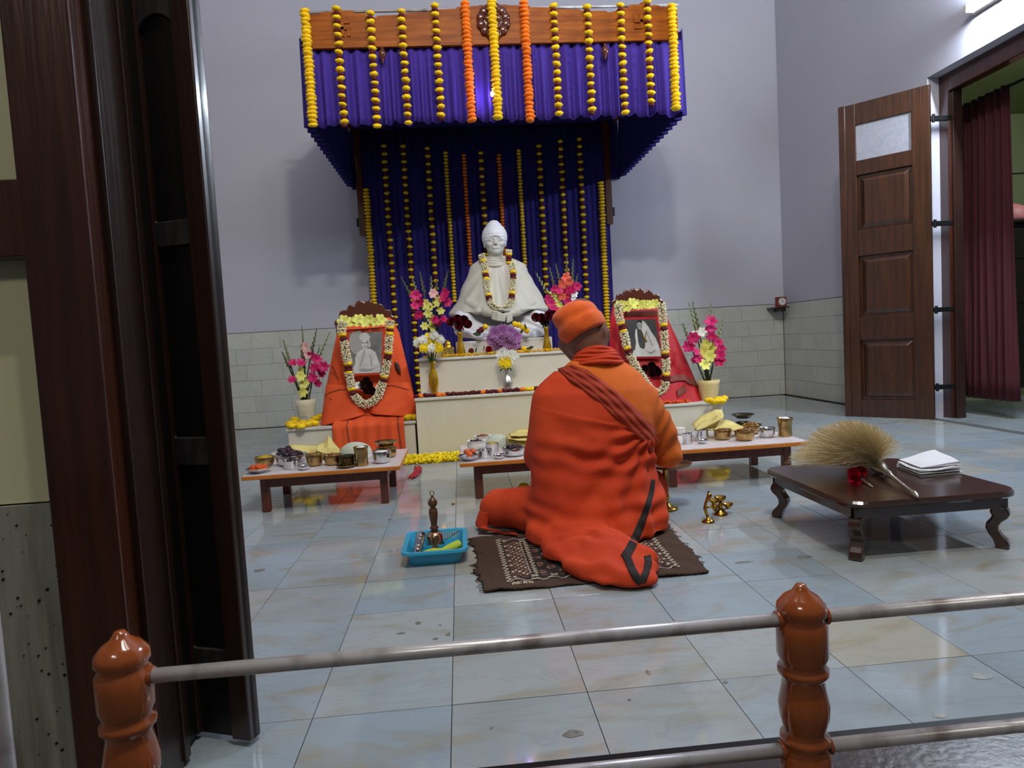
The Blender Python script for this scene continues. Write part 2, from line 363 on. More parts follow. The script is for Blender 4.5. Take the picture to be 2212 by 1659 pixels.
# dark specks and smudges worn into the marble
q=G(); random.seed(3)
for px,py,w_,h_ in ((904,1346,15,8),(967,1370,13,7),(940,1380,14,5),(866,1368,22,4),(951,1350,8,3),(1238,1585,50,15),(1062,1572,8,4),(1360,1512,9,4),(843,1122,12,6),(705,1122,9,6),(1567,1474,14,6),(1400,1453,12,10),(1740,1203,40,9),(560,1232,30,8),(1605,1215,50,6),(2120,1460,60,14),(2030,1545,40,12)):
    c=fl(px,py); sx_=w_*c.y/FPX/2; sy_=h_*c.y/FPX/2/.38; n=14
    q.add([(c.x+sx_*math.cos(2*PI*k/n)*random.uniform(.6,1.1),c.y+sy_*math.sin(2*PI*k/n)*random.uniform(.6,1.1),.0007) for k in range(n)],[tuple(range(n))])
tag(mk('marble_specks',q,mat('marble_speck',(104,104,98),.3,col2=(140,140,134),scale=60),floor),kind='stuff')
# walls
def wall(name,gg,m,label): return struct(mk(name,gg,m),label,'wall')
wb=wall('wall_back',G().box(-3.1,XR+.15,YB+.008,YB+.2,0,5.2),M_wall,'lilac back wall above a white marble tile dado behind the shrine')
OY=5.058
wr=wall('wall_right',G().box(XR+.008,XR+.15,OY,YB,0,5.2).box(XR+.008,XR+.15,1.0,OY,2.612,5.2).box(XR+.008,XR+.15,1.0,3.3,0,2.612),M_wall,'lilac right wall with the doorway to the next room')
wl=wall('wall_left',G().box(-3.2,-3.1,1.3,YB+.2,0,5.2),M_wall,'lilac left wall of the shrine room')
cl=struct(mk('ceiling',G().box(-3.2,XR+.15,1.0,YB+.2,5.2,5.3),M_wall),'plain ceiling of the shrine room','ceiling')
# marble dado tiles on back and right wall
R_H=.17
def wtiles(parent,along,a0,a1,skip,fixed):
    meshes={}
    for r in range(6):
        a=a0-(.17 if r%2 else 0)-random.uniform(0,.05)
        while a<a1:
            wd_=random.choice((.30,.34,.34,.38)); p0,p1=max(a,a0),min(a+wd_,a1); a+=wd_
            if p1-p0<.04 or (skip and p0>skip[0] and p1<skip[1]): continue
            k=round(p1-p0,3)
            if k not in meshes:
                hw=k/2-.0012; hh=R_H/2-.0012; q=G()
                if along=='x': q.add([(-hw,-.008,-hh),(hw,-.008,-hh),(hw,-.008,hh),(-hw,-.008,hh),(-hw,0,-hh-.001),(hw,0,-hh-.001),(hw,0,hh+.001),(-hw,0,hh+.001)],[(0,1,2,3),(4,5,1,0),(5,6,2,1),(6,7,3,2),(7,4,0,3)])
                else: q.add([(-.008,-hw,-hh),(-.008,-hw,hh),(-.008,hw,hh),(-.008,hw,-hh),(0,-hw,-hh),(0,-hw,hh),(0,hw,hh),(0,hw,-hh)],[(0,1,2,3),(4,5,1,0),(5,6,2,1),(6,7,3,2),(7,4,0,3)])
                meshes[k]=mesh('dado_tile',q,M_wtile,False)
            m_=(p0+p1)/2; z=(r+.5)*R_H+.004; e=random.uniform(-.0006,.0006)
            inst(meshes[k],'dado_tile',parent,(m_,fixed+e,z) if along=='x' else (fixed+e,m_,z))
wtiles(wb,'x',-3.09,XR-.008,(-.80,1.55),YB+.006)
wtiles(wr,'y',OY,YB-.004,None,XR+.006)
mk('dado_backing',G().box(-3.09,XR,YB+.003,YB+.007,0,1.03),M_grout,wb)
mk('dado_backing',G().box(XR+.003,XR+.007,OY,YB,0,1.03),M_grout,wr)
# left front wall with door jamb (the near left side of the picture)
wf=wall('wall_front',G().box(-3.1,-.70,1.24,1.40,.565,4.6),M_cream,'cream painted wall left of the dark folding door')
mk('terrazzo_dado',G().box(-3.1,-.70,1.232,1.40,0,.562),M_granite,wf)
fk=G(); random.seed(5)
for k in range(110):
    x=random.uniform(-1.0,-.71); z=random.uniform(.1,.55); s=random.uniform(.0012,.0042)
    fk.add([(x-s,1.2312,z),(x,1.2308,z-s*.7),(x+s,1.2312,z+s*.3),(x+s*.2,1.2312,z+s)],[(0,1,2,3)])
tag(mk('terrazzo_flecks',fk,M_hole,wf),kind='stuff')
a=at(20,393,1.22); b_=at(20,560,1.22)
mk('wooden_wall_rail',G().box(-1.6,-.705,1.20,1.25,b_.z,a.z),M_jamb,wf,bevel=.003)
dj=struct(mk('trim_1',G().box(-.712,-.603,1.20,1.34,-.02,3.2),M_jamb,bevel=.004),'brown varnished jamb of the folding door at left','door frame')
mk('jamb_edge_bead',G().box(-.605,-.590,1.245,1.34,-.02,3.2),M_leaf,dj,bevel=.002)
# folding door: two narrow leaves
d1=tag(thing('door_1','',None,(-.60,1.42,0)),'dark folding wooden door leaves beside the brown jamb at left','door',kind='structure')
d1['kind']='structure'
mk('folded_leaf',G().box(-.655,-.600,1.345,1.56,.01,3.0),M_hole,d1,bevel=.003)
mk('leaf_edge',G().box(-.602,-.584,1.335,1.36,.01,3.0),M_leaf,d1,bevel=.002)
A=Vector((-.475,1.381,0)); dv=(Vector((-.73,1.478,0))-A); L_=dv.length; dv.normalize(); nv=Vector((-dv.y,dv.x,0)); 
if nv.y>0: nv=-nv
LM=Matrix(((dv.x,nv.x,0,A.x),(dv.y,nv.y,0,A.y),(0,0,1,0),(0,0,0,1)))
mk('leaf_core',G().box(0,L_,-.030,-.012,.012,3.0,LM),M_hole,d1)
mk('leaf_stile',G().box(0,.045,-.034,0,.012,3.0,LM),M_leaf,d1,bevel=.003)
mk('leaf_stile',G().box(.128,.172,-.034,0,.012,3.0,LM),M_leaf,d1,bevel=.003)
mk('leaf_back_edge',G().box(.172,L_,-.034,-.004,.012,3.0,LM),M_leaf,d1,bevel=.003)
def rail(z0,z1,og):
    # cross rail with curved ends; og bulges up or down
    n=10; top=[];bot=[]
    for k in range(n+1):
        t=k/n; s=.04+.095*t; c=(1-abs(2*t-1)**2.2)
        bot.append((s,z0+(.03*(1-c) if og>0 else -.03*(1-c) if og<0 else 0)-(.012 if k in(0,n) else 0)))
        top.append((s,z1+(.012 if k in(0,n) else 0)))
    poly=bot+top[::-1]
    m=LM@Matrix(((1,0,0,0),(0,0,1,-.02),(0,1,0,0),(0,0,0,1)))
    mk('leaf_rail',G().prism(poly,m,.014),M_grey,d1,bevel=.002)
zz=lambda py:at(410,py,1.42).z
rail(zz(530),zz(475),0); rail(zz(1005),zz(945),0); rail(zz(1455),zz(1405),0); rail(zz(30),zz(-60),-1)
# right-hand doorway
tr=struct(mk('trim_2',G().box(XR+.008,XR+.10,OY-.003,OY+.012,0,2.612).box(XR+.008,XR+.13,3.3,OY,2.606,2.618),M_wall),'pale plastered reveal of the right doorway','door frame')
fr=struct(mk('trim_3',G().box(XR+.10,XR+.185,OY-.10,OY+.02,0,2.60).box(XR+.10,XR+.185,3.2,OY-.10,2.47,2.60),M_jamb,bevel=.006),'dark brown wooden frame of the right doorway','door frame')
mk('frame_rebate',G().box(XR+.12,XR+.195,OY-.125,OY-.095,0,2.50),M_leaf,fr,bevel=.004)
# open teak leaf
Hh=Vector((3.640,4.980,0)); Fe=Vector((3.216,5.462,0)); u=(Fe-Hh); LW=u.length; u.normalize(); n_=Vector((u.y,-u.x,0))
if n_.y>0: n_=-n_
DM=Matrix(((u.x,n_.x,0,Hh.x),(u.y,n_.y,0,Hh.y),(0,0,1,.004),(0,0,0,1)))
d2=struct(thing('door_2','',None,tuple(Hh)),'open teak door leaf with frosted top pane and three raised panels','door')
DT=.04
mk('stile',G().box(0,.125,0,DT,0,2.52,DM),M_door,d2,bevel=.004)
mk('stile',G().box(LW-.12,LW,0,DT,0,2.52,DM),M_door,d2,bevel=.004)
for z0,z1 in ((2.355,2.52),(1.955,2.07),(1.31,1.51),(.63,.815),(0,.14)):
    mk('rail',G().box(.125,LW-.12,.002,DT-.002,z0,z1,DM),M_door,d2,bevel=.004)
mk('pane',G().box(.125,LW-.12,.014,.022,2.07,2.355,DM),M_glass,d2)
for z0,z1 in ((1.51,1.955),(.815,1.31),(.14,.63)):
    x0,x1=.125,LW-.12; q=G(); i1=.02; i2=.055
    def rr(i,t): return [DM@Vector((x0+i,t,z0+i)),DM@Vector((x1-i,t,z0+i)),DM@Vector((x1-i,t,z1-i)),DM@Vector((x0+i,t,z1-i))]
    v=rr(0,.012)+rr(i1,.014)+rr(i2,.032)+[DM@Vector((x,.004,z)) for x,z in ((x0,z0),(x1,z0),(x1,z1),(x0,z1))]
    f=[(8,9,10,11)]+[(a_*4+k,a_*4+(k+1)%4,(a_+1)*4+(k+1)%4,(a_+1)*4+k) for a_ in (0,1) for k in range(4)]+[(11,10,9,8)[::1]]
    mk('raised_panel',G().add(v,f[:-1]+[]),M_door,d2,bevel=.002)
mk('meeting_strip',G().box(LW-.045,LW+.004,DT,DT+.012,.0,2.52,DM),M_door,d2,bevel=.003)
for py in (258,485,670,835):
    z=ax(2015,py,3.66).z
    hg=mk('hinge_bar',G().box(3.62,XR+.12,4.955,4.985,z-.018,z+.018),M_iron,d2,bevel=.003)
    mk('hinge_pin',G().lathe([(.011,-.03),(.011,.03)],10,Matrix.Translation((3.645,4.962,z))),M_iron,hg)
# threshold
struct(mk('trim_4',G().box(-.60,3.6,1.205,1.236,-.02,.002),M_iron),'thin dark strip at the edge of the marble floor','threshold')
struct(mk('trim_5',G().box(-.60,3.6,.90,1.200,-.05,-.002),M_leaf,bevel=.004),'dark brown wooden sill in front of the marble floor','threshold')
struct(mk('floor_beam',G().box(-3,4.5,-2.6,.90,-.4,-.38),M_leaf),'dark lower floor outside the railing','floor')
# next room
wall('wall_next_far',G().box(XR+.15,9.0,YB+.9,YB+1.0,0,3.6),M_green,'pale green far wall of the next room')
wall('wall_next_side',G().box(8.9,9.0,1.0,YB+1,0,3.6),M_green,'pale green side wall of the next room')
struct(mk('ceiling_next',G().box(XR+.15,9.0,1.0,YB+1,3.3,3.4),M_olive),'olive ceiling of the next room','ceiling')
mkw=G().tube([(XR+.4,YB+.88,2.55),(8.8,YB+.88,2.55)],.006)
tag(mk('picture_wire',mkw,M_grey),'thin wire running along the pale green wall','wire')
# curtain
CX=4.05; c0=ax(2066,242,CX); c1=ax(2172,196,CX)
rod=tag(mk('curtain_rod',G().tube([(CX,5.42,c0.z+.012),(CX,3.6,c0.z+.012)],.011,10),M_iron,smooth=True),'black rod across the top of the right doorway','curtain rod')
zb=ax(2140,862,CX).z
def cf(s,t):
    y=5.27-(5.27-4.74)*s*(1+.10*t) ; wv=.028*math.sin(s*2*PI*7.3+.8*math.sin(3*t))+.012*math.sin(s*2*PI*17+2*t)
    return (CX+wv*(.5+.5*t),y,c0.z+.03+(zb-c0.z-.03)*t)
tag(mk('curtain',G().grid(cf,110,16),M_curt,smooth=True,thick=.003),'maroon curtain gathered at the left of the right doorway','curtain')
# cabinet and things on it
cp=fl(2195,862); cz=at(2190,482,5.95).z
cab=thing('cabinet','dark cabinet with pale trim beyond the maroon curtain','cabinet',(5.45,6.05,0))
mk('body',G().box(4.86,6.3,5.95,6.5,.08,cz),M_cab,cab,bevel=.01)
mk('cabinet_top',G().box(4.82,6.34,5.91,6.52,cz,cz+.03),M_cab,cab,bevel=.006)
for xx in (5.02,5.68): 
    dr=mk('door',G().box(xx-.13 if xx<5.1 else xx-.61,xx+.0,5.932,5.95,.14,cz-.05),M_cab,cab,bevel=.006)
mk('trim_strip',G().box(5.035,5.06,5.925,5.95,.14,cz-.02),M_cabl,cab,bevel=.003)
for q in (.3,.55,.8): mk('shelf_rail',G().box(4.88,5.6,5.926,5.945,cz*q,cz*q+.018),M_cab,cab)
for i,dx in enumerate((4.9,6.2)): mk('foot',G().box(dx,dx+.06,5.97,6.03,0,.08),M_cab,cab)
for i,(x,z,wd2,mm,lb) in enumerate(((4.98,0,.16,M_mag,'pink paper bundle lowest of three on the dark cabinet'),(4.97,.028,.15,M_pw,'pale paper bundle in the middle of three on the dark cabinet'),(4.99,.056,.13,M_bord,'brown paper bundle topmost of three on the dark cabinet'))):
    tag(mk('paper_bundle',G().box(x-wd2/2,x+wd2/2,6.0,6.2,cz+.031+z,cz+.031+z+.026),mm,bevel=.006),lb,'bundle','paper bundles on the cabinet')
tag(mk('domed_cover',G().lathe([(.17,0),(.168,.03),(.15,.09),(.11,.14),(.05,.17),(.005,.178)],24,Matrix.Translation((5.27,6.15,cz+.031))),mat('pink_plastic',(206,120,140),.5),smooth=True),'pink domed cover standing on the dark cabinet','cover')
# tube light on the right wall
tp=ax(2088,22,3.60); tl=thing('tube_light','bright tube light fixed on the wall above the right doorway','light',(3.62,tp.y-.6,tp.z))
mk('batten',G().box(3.625,3.668,tp.y-1.22,tp.y+.01,tp.z-.03,tp.z+.03),M_slab,tl,bevel=.004)
mk('tube',G().tube([(3.60,tp.y-1.2,tp.z),(3.60,tp.y-.02,tp.z)],.016,12),M_lamp,tl,smooth=True)
for yy in (tp.y-1.2,tp.y-.012): mk('lamp_holder',G().box(3.575,3.63,yy-.015,yy+.015,tp.z-.028,tp.z+.028),M_slab,tl,bevel=.004)
# corner clock on its bracket
k0=at(1687,664,7.28)
sh=tag(mk('bracket_shelf',G().box(k0.x-.09,k0.x+.06,7.20,7.44,k0.z-.008,k0.z+.004).box(k0.x-.01,k0.x+.045,7.26,7.44,k0.z-.045,k0.z-.008),M_leaf,bevel=.002),'small dark shelf in the corner above the marble dado','shelf')
ck=thing('clock','small square clock standing on the corner shelf','clock',(k0.x-.005,7.28,k0.z+.004))
mk('case',G().box(k0.x-.058,k0.x+.048,7.24,7.30,k0.z+.005,k0.z+.115),M_bord,ck,bevel=.006)
mk('dial',G().lathe([(.038,0),(.040,.006)],24,Matrix.Translation((k0.x-.005,7.24,k0.z+.062))@Matrix.Rotation(PI/2,4,'X')),M_pw,ck,smooth=False)
mk('hands',G().box(-.002,.002,-.001,.001,0,.026).box(0,.018,-.001,.001,-.002,.002).xf(Matrix.Translation((k0.x-.005,7.231,k0.z+.062))),M_pd,ck)
# ================================================================ ALTAR
AX=.345; AL,AR=-.34,1.06
AZ1,AZ2=.418,.692; AF=4.90; AF2=5.12
al=thing('altar','stepped cream marble altar under the seated statue','altar',(AX,5.6,0))
mk('lower_tier',G().box(AL,AR,AF,6.6,0,AZ1-.02),M_altar,al,bevel=.004)
mk('lower_slab',G().box(AL-.006,AR+.006,AF-.015,6.6,AZ1-.02,AZ1),M_slab,al,bevel=.003)
mk('upper_tier',G().box(AL+.03,AR-.03,AF2,6.5,AZ1,AZ2-.018),M_altar,al,bevel=.004)
mk('upper_slab',G().box(AL+.02,AR-.02,AF2-.015,6.5,AZ2-.018,AZ2),M_slab,al,bevel=.003)
PZ=.25
for nm,x0,x1,lb in (('l',-1.275,AL-.008,'low marble plinth left of the altar under the orange throne'),('r',AR+.008,1.955,'low marble plinth right of the altar under the red throne')):
    pl=thing('plinth',lb,'plinth',((x0+x1)/2,5.3,0),'side plinths of the altar')
    mk('plinth_body',G().box(x0+.01,x1-.01,4.965,6.2,0,PZ-.018),M_altar,pl,bevel=.004)
    mk('plinth_slab',G().box(x0,x1,4.95,6.2,PZ-.018,PZ),M_slab,pl,bevel=.003)
# ================================================================ CANOPY
CF=5.35; CL,CR=-1.015,1.835; CZ0,CZ1=3.045,3.325
cn=thing('canopy','wooden wall canopy with carved pelmet and violet cloth valance','canopy',((CL+CR)/2,6.4,2.49))
prof=[(0,0),(0,.235),(.012,.235),(.012,.25),(.045,.25),(.05,.262),(.075,.262),(.08,.285),(.10,.285),(.104,.27),(.13,.27),(.134,.25),(.16,.25),(.17,.225),(.19,.215),(.195,.228),(.26,.232),(.27,.245),(.33,.25),(.335,.262),(.40,.268),(.405,.28),(.46,.285),(.465,.29),(.5,.292)]
full=prof+[(1-x,y) for x,y in prof[::-1][1:]]
Wc=CR-CL
pm=Matrix(((Wc,0,0,CL),(0,0,1,CF-.03),(0,1,0,CZ0),(0,0,0,1)))
mk('pelmet_board',G().prism(full,pm,.03),M_beam,cn,bevel=.002)
for x in (CL+.01,CR-.04): mk('side_board',G().box(x,x+.03,CF,7.42,CZ0+.02,CZ0+.24),M_beam,cn)
mk('canopy_roof',G().box(CL+.04,CR-.04,CF,7.44,CZ0+.03,CZ0+.06),M_navy,cn)
for k in range(2): mk('batten',G().box(CL+.05,CR-.05,5.9+.8*k,5.95+.8*k,CZ0-.02,CZ0+.03),M_leaf,cn)
ec=at(1065,51,CF); em=mk('carved_emblem',G().lathe([(.02,.0),(.118,.0),(.125,.012),(.11,.022),(.03,.026)],22,Matrix.Translation((ec.x,CF-.03,ec.z))@Matrix.Rotation(PI/2,4,'X')),M_carve,cn,smooth=True)
for k in range(12):
    a=2*PI*k/12+.26; mk('petal',G().ball((ec.x+.098*math.cos(a),CF-.055,ec.z+.098*math.sin(a)),(.033,.016,.033),10,6),M_carve,em,smooth=True)
for k in range(5):
    a=2*PI*k/5+.3; mk('petal',G().ball((ec.x+.044*math.cos(a),CF-.06,ec.z+.044*math.sin(a)),(.028,.016,.028),10,6),M_carve,em,smooth=True)
def swast(px,py,mir):
    c=at(px,py,CF); s=.058; t=.012; q=G(); y0,y1=CF-.042,CF-.029
    def bx(a,b_,c_,d_): 
        x0,x1=sorted((mir*a,mir*b_)); q.box(c.x+x0,c.x+x1,y0,y1,c.z+c_,c.z+d_)
    bx(-t,t,-s,s); bx(-s,s,-t,t); bx(t,s,s-2*t,s); bx(-s,-t,-s,-s+2*t); bx(s-2*t,s,-s,-t); bx(-s,-s+2*t,t,s)
    mk('carved_symbol',q,M_beam,cn,bevel=.002)
swast(741,66,1); swast(1383,50,1)
for px,py in ((827,115),(1304,108)):
    c=at(px,py,CF-.01); mk('turned_pendant',G().lathe([(.006,.05),(.012,.045),(.010,.03),(.026,.012),(.030,-.01),(.02,-.035),(.008,-.05),(.010,-.058),(.001,-.075)],16,Matrix.Translation((c.x,CF-.055,c.z-.02)),cap=False),M_carve,cn,smooth=True)
VZ=2.487
def val(s,t):
    x=CL-.03+(Wc+.07)*s; ph=2*PI*s*37+1.6*math.sin(s*23)+.7*math.sin(s*61)
    am=.011+.020*t+.006*math.sin(s*57); z=CZ0+.012-(CZ0+.012-VZ)*t
    if t==1: z+=.008*math.sin(ph*.5)+.010*math.sin(s*90)
    return (x+.004*math.cos(ph)*t,CF+.012-am*math.sin(ph)-.01*t-.006*math.sin(s*77),z)
mk('front_valance',G().grid(val,520,8),M_velv,cn,smooth=True,thick=.002)
for x,sg in ((CL-.03,1),(CR+.04,-1)):
    def sv(s,t,x=x,sg=sg):
        y=CF+.01+(7.42-CF)*s; ph=2*PI*s*17; tri=(2/PI)*math.asin(math.sin(ph))
        return (x-sg*(.02+.03*t)*tri+sg*.01*t,y+.02*math.cos(ph)*t,CZ0+.10-(CZ0+.10-VZ-.002)*t+(.006*math.sin(ph+1) if t==1 else 0))
    mk('side_valance',G().grid(sv,170,4),M_navy,cn,smooth=False,thick=.002)
for x0,x1 in ((-.975,-.905),(1.665,1.735)):
    p=mk('wall_post',G().box(x0,x1,7.34,7.44,1.98,CZ0+.02),M_carve,cn,bevel=.004)
    xb=x0-.022 if x0<0 else x1-.002
    mk('metal_clip',G().box(xb,xb+.026,7.35,7.38,2.07,2.16),M_iron,p,bevel=.002)
r0=at(648,19,CF+.02); r1=at(1466,10,CF+.02)
tag(mk('pelmet_rod',G().tube([(r0.x,CF+.018,CZ1+.002),(r1.x,CF+.018,CZ1+.002)],.011,10),M_pipe,smooth=True),'silver pipe lying along the top of the carved pelmet','pipe')
# backdrop cloth
BL,BR=-.905,1.70
def bd(s,t):
    x=BL+(BR-BL)*s; return (x,7.36-.010*math.sin(2*PI*s*40+2*math.sin(s*19))-.004*math.sin(s*170),CZ0-(CZ0-.26)*t)
tag(mk('backdrop_cloth',G().grid(bd,300,6),M_navy,smooth=True,thick=.002),'dark violet cloth hung behind the statue','cloth')
mk('upper_backdrop',G().box(CL-.01,CR+.01,7.40,7.425,2.47,CZ0+.03),M_navy,cn)
bl=at(1063,203,CF-.055)  # added in front of the cloth for a lamp glowing through from behind
bu=thing('bulb','small violet bulb standing in for the lamp behind the valance','bulb',tuple(bl))
mk('bulb_glass',G().ball(bl,(.012,.012,.021),12,8),M_bulb,bu,smooth=True)
mk('bulb_socket',G().lathe([(.011,0),(.011,.03),(.004,.035)],12,Matrix.Translation(bl+Vector((0,0,.018)))),M_iron,bu,smooth=True)
pl_=bpy.data.lights.new('bulb_light','POINT'); pl_.energy=3.2; pl_.color=(.5,.38,1); pl_.shadow_soft_size=.015; po=bpy.data.objects.new('bulb_light',pl_); COL.objects.link(po); po.location=bl+Vector((0,-.035,0)); 
# ---------------------------------------------------------------- marigolds and garlands
def marigold(m,seed,flat=.62,u=14,w=8,amp=.14):
    random.seed(seed); g_=G().ball((0,0,0),(1,1,flat),u,w,jit=.09,fn=lambda t,a:1+amp*math.cos(a*7+ (3 if t>1.5 else 0)+t*4)); return mesh('marigold',g_,m)
MG={k:[marigold(m,i*9+j) for j in range(3)] for i,(k,m) in enumerate((('y',M_yel),('o',M_ora),('m',M_mar)))}
def mgeo(flat=.62): 
    return G().ball((0,0,0),(1,1,flat),9,5,jit=.1,fn=lambda t,a:1+.14*math.cos(a*5+t*4))
def garland(label,group,top,bot,pat,r,step,indiv,name='flower_garland'):
    top,bot=Vector(top),Vector(bot); L=(top-bot).length; n=max(2,int(L/step))
    if indiv:
        t=thing(name,label,'garland',tuple(bot),group)
        mk('string',G().tube([top,bot],.002,5),M_stem,t)
    else:
        t=thing(name,label,'garland',tuple(bot),group); gs={}
    for i in range(n+1):
        c=pat[i%len(pat)]; p=top.lerp(bot,i/n)+Vector((random.uniform(-.002,.002),random.uniform(-.003,.003),0)); k=r*(1 if c!='m' else .74)*random.uniform(.9,1.08)
        if indiv: inst(random.choice(MG[c]),'marigold',t,p,(random.uniform(-.25,.25),random.uniform(-.2,.2),random.uniform(0,6)),(k,k,k*(step/(r*1.0))*.85))
        else:
            q=mgeo(); q.xf(Matrix.Translation(p)@Matrix.Rotation(random.uniform(0,6),4,'Z')@Matrix.Diagonal((k,k,step*.75,1))); gs.setdefault(c,G()).add(q.v,q.f)
    if not indiv:
        for c,q in gs.items(): tag(mk({'y':'yellow_flowers','o':'orange_flowers','m':'maroon_flowers'}[c],q,{'y':M_yel,'o':M_ora,'m':M_mar}[c],t,smooth=True),kind='stuff')
    return t
ORD=['first','second','third','fourth','fifth','sixth']
FR=[(658.6,24,676,270,'y'),(726.6,18,743,272,'a'),(799,28,815,272,'a'),(866,24,882,265,'a'),(937,12,955,257,'a'),(1003,8,1020,259,'o'),(1060.6,3,1077,253,'y'),(1130.6,5,1146,259,'o'),(1195.7,12,1207,245,'a'),(1267,15,1280,245,'a'),(1338,11,1351.5,243,'a'),(1396,2,1408,227,'a'),(1451,12,1460,233,'y')]
LF=['yellow marigold garland at the left end of the canopy front','yellow and maroon garland next to the leftmost yellow one on the canopy front','second yellow and maroon garland from the left on the canopy front','third yellow and maroon garland from the left on the canopy front','yellow and maroon garland just left of the left orange one','solid orange garland left of the carved emblem','solid yellow garland hanging over the round carved emblem','solid orange garland right of the carved emblem','yellow and maroon garland just right of the right orange one','yellow and maroon garland beside the right pendant, on its left','third yellow and maroon garland from the right end, right of the pendant','yellow and maroon garland next to the rightmost yellow one','yellow marigold garland at the right end of the canopy front']
LF[10]='yellow and maroon garland right of the right-hand turned pendant'
for (x0,y0,x1,y1,k),lb in zip(FR,LF):
    gy=CF-.085
    a=at(x0,y0,gy); b_=at(x1,y1,gy); a.x=b_.x=(a.x+b_.x)/2
    if k=='a': garland(lb,'garlands on the canopy front',a,b_,'ym',.031,.0305,True)
    else: garland(lb,'garlands on the canopy front',a,b_,k,.036,.030,True)
BKG=[(792,410,808,655,'y'),(832,315,857,735,'a'),(878,315,906,860,'a'),(922,320,943,640,'a'),(958,330,982,650,'y'),(1003,335,1016,570,'o'),(1044,330,1054,600,'a'),(1082,335,1090,560,'o'),(1122,325,1138,650,'y'),(1165,315,1183,680,'a'),(1213,305,1229,680,'a'),(1251,300,1270,690,'a'),(1298,395,1313,720,'y')]
LB=['dense yellow garland down the left edge of the backdrop','thin yellow and maroon garland first from the left edge of the backdrop','thin yellow and maroon garland reaching down beside the gold vase','thin yellow and maroon garland behind the left gladioli','thin yellow garland left of the statue','thin orange garland left of the statue cap','dim mixed garland directly behind the statue','thin orange garland right of the statue cap','thin yellow garland right of the statue','thin mixed garland behind the right gladioli, nearest the statue','thin mixed garland behind the coral gladiolus','thin mixed garland first from the right edge of the backdrop','dense yellow garland down the right edge of the backdrop']
for (x0,y0,x1,y1,k),lb in zip(BKG,LB):
    a=at(x0,y0,7.335); b_=at(x1,y1,7.335); a.x=b_.x
    if k=='a': garland(lb,'garlands on the backdrop',a,b_,'ym',.030,.040,False)
    elif x0 in(792,1298): garland(lb,'garlands on the backdrop',a,b_,k,.036,.034,False)
    else: garland(lb,'garlands on the backdrop',a,b_,k,.025,.034,False)
# ================================================================ FLOWERS
def petal_flower(m,seed,n=6,r=1,cup=.45,ruf=.08):
    random.seed(seed); g_=G()
    for k in range(n):
        a=2*PI*k/n+random.uniform(-.1,.1); tl_=random.uniform(.88,1.1)*r; w_=.36*r
        def P_(s,t): # s along, t across -1..1
            rad=tl_*s; h=cup*r*(s**.8)*(1-.35*s*s)+ruf*r*math.sin(t*5+k)*s
            wd=w_*math.sin(PI*min(1,s*.82+.08))**.7*t
            return (rad*math.cos(a)-wd*math.sin(a),rad*math.sin(a)+wd*math.cos(a),h)
        g_.grid(lambda u_,v_:P_(u_,v_*2-1),4,3)
    g_.tube([(0,0,-.1*r),(0,0,.25*r)],[.06*r,.03*r],5)
    return mesh('flower',g_,m)
GF={k:[petal_flower(m,11*i+j) for j in range(2)] for i,(k,m) in enumerate({'g':M_mag,'y':M_pyel,'p':M_pink,'c':M_coral,'w':M_whitef}.items())}
def face_cam(p,spread=.9):
    d=(EYE-Vector(p)).normalized()+Vector((random.uniform(-spread,spread),random.uniform(-.2,.1),random.uniform(-spread*.5,spread*.8)))
    return d.to_track_quat('Z','Y').to_euler()
def bouquet(t,Y,pot,tips,flowers,fr=.045,green=(.5,1)):
    for (px,py) in tips:
        tip=at(px,py,Y+random.uniform(-.05,.07)); b0=Vector(pot)+Vector((random.uniform(-.03,.03),random.uniform(-.02,.02),0))
        mid=b0.lerp(tip,.5)+Vector((random.uniform(-.01,.01),0,.01)); pts=[b0,b0.lerp(mid,.5),mid,mid.lerp(tip,.5)+Vector((0,0,.004)),tip]
        st=mk('stem',G().tube(pts,[.007,.0065,.006,.006,.003],6),M_stem,t,smooth=True)
        q=G(); d=(tip-mid)
        for k in range(9):
            p=mid.lerp(tip,.38+.066*k); s=.017*(1-.07*k); sg=-1 if k%2 else 1
            q.ball(p+Vector((sg*s*.55,-.003,.006)),(s*.42,s*.42,s*1.15),6,4)
        tag(mk('buds',q,M_bud if random.random()<.5 else M_stem,st,smooth=True),kind='stuff')
    for (px,py,k) in flowers:
        p=at(px,py,Y-.05+random.uniform(-.03,.03)); s=fr*random.uniform(.85,1.15)
        inst(random.choice(GF[k]),'flower',t,p,face_cam(p),s)
    for k in range(7):
        a=random.uniform(0,6.28); b0=Vector(pot); e=b0+Vector((.06*math.cos(a),.05*math.sin(a),random.uniform(.08,.16)))
        mk('leaf',G().grid(lambda s,v:b0.lerp(e,s)+Vector((0,0,.03*math.sin(PI*s)))+Vector((-math.sin(a),math.cos(a),0))*((v-.5)*.016*math.sin(PI*min(1,s*.9+.1))),5,2),M_leafg,t,smooth=True)
def cr(pts,s,ox,oy): return [((x/s)+ox,(y/s)+oy)+tuple(r) for x,y,*r in pts]
random.seed(21)
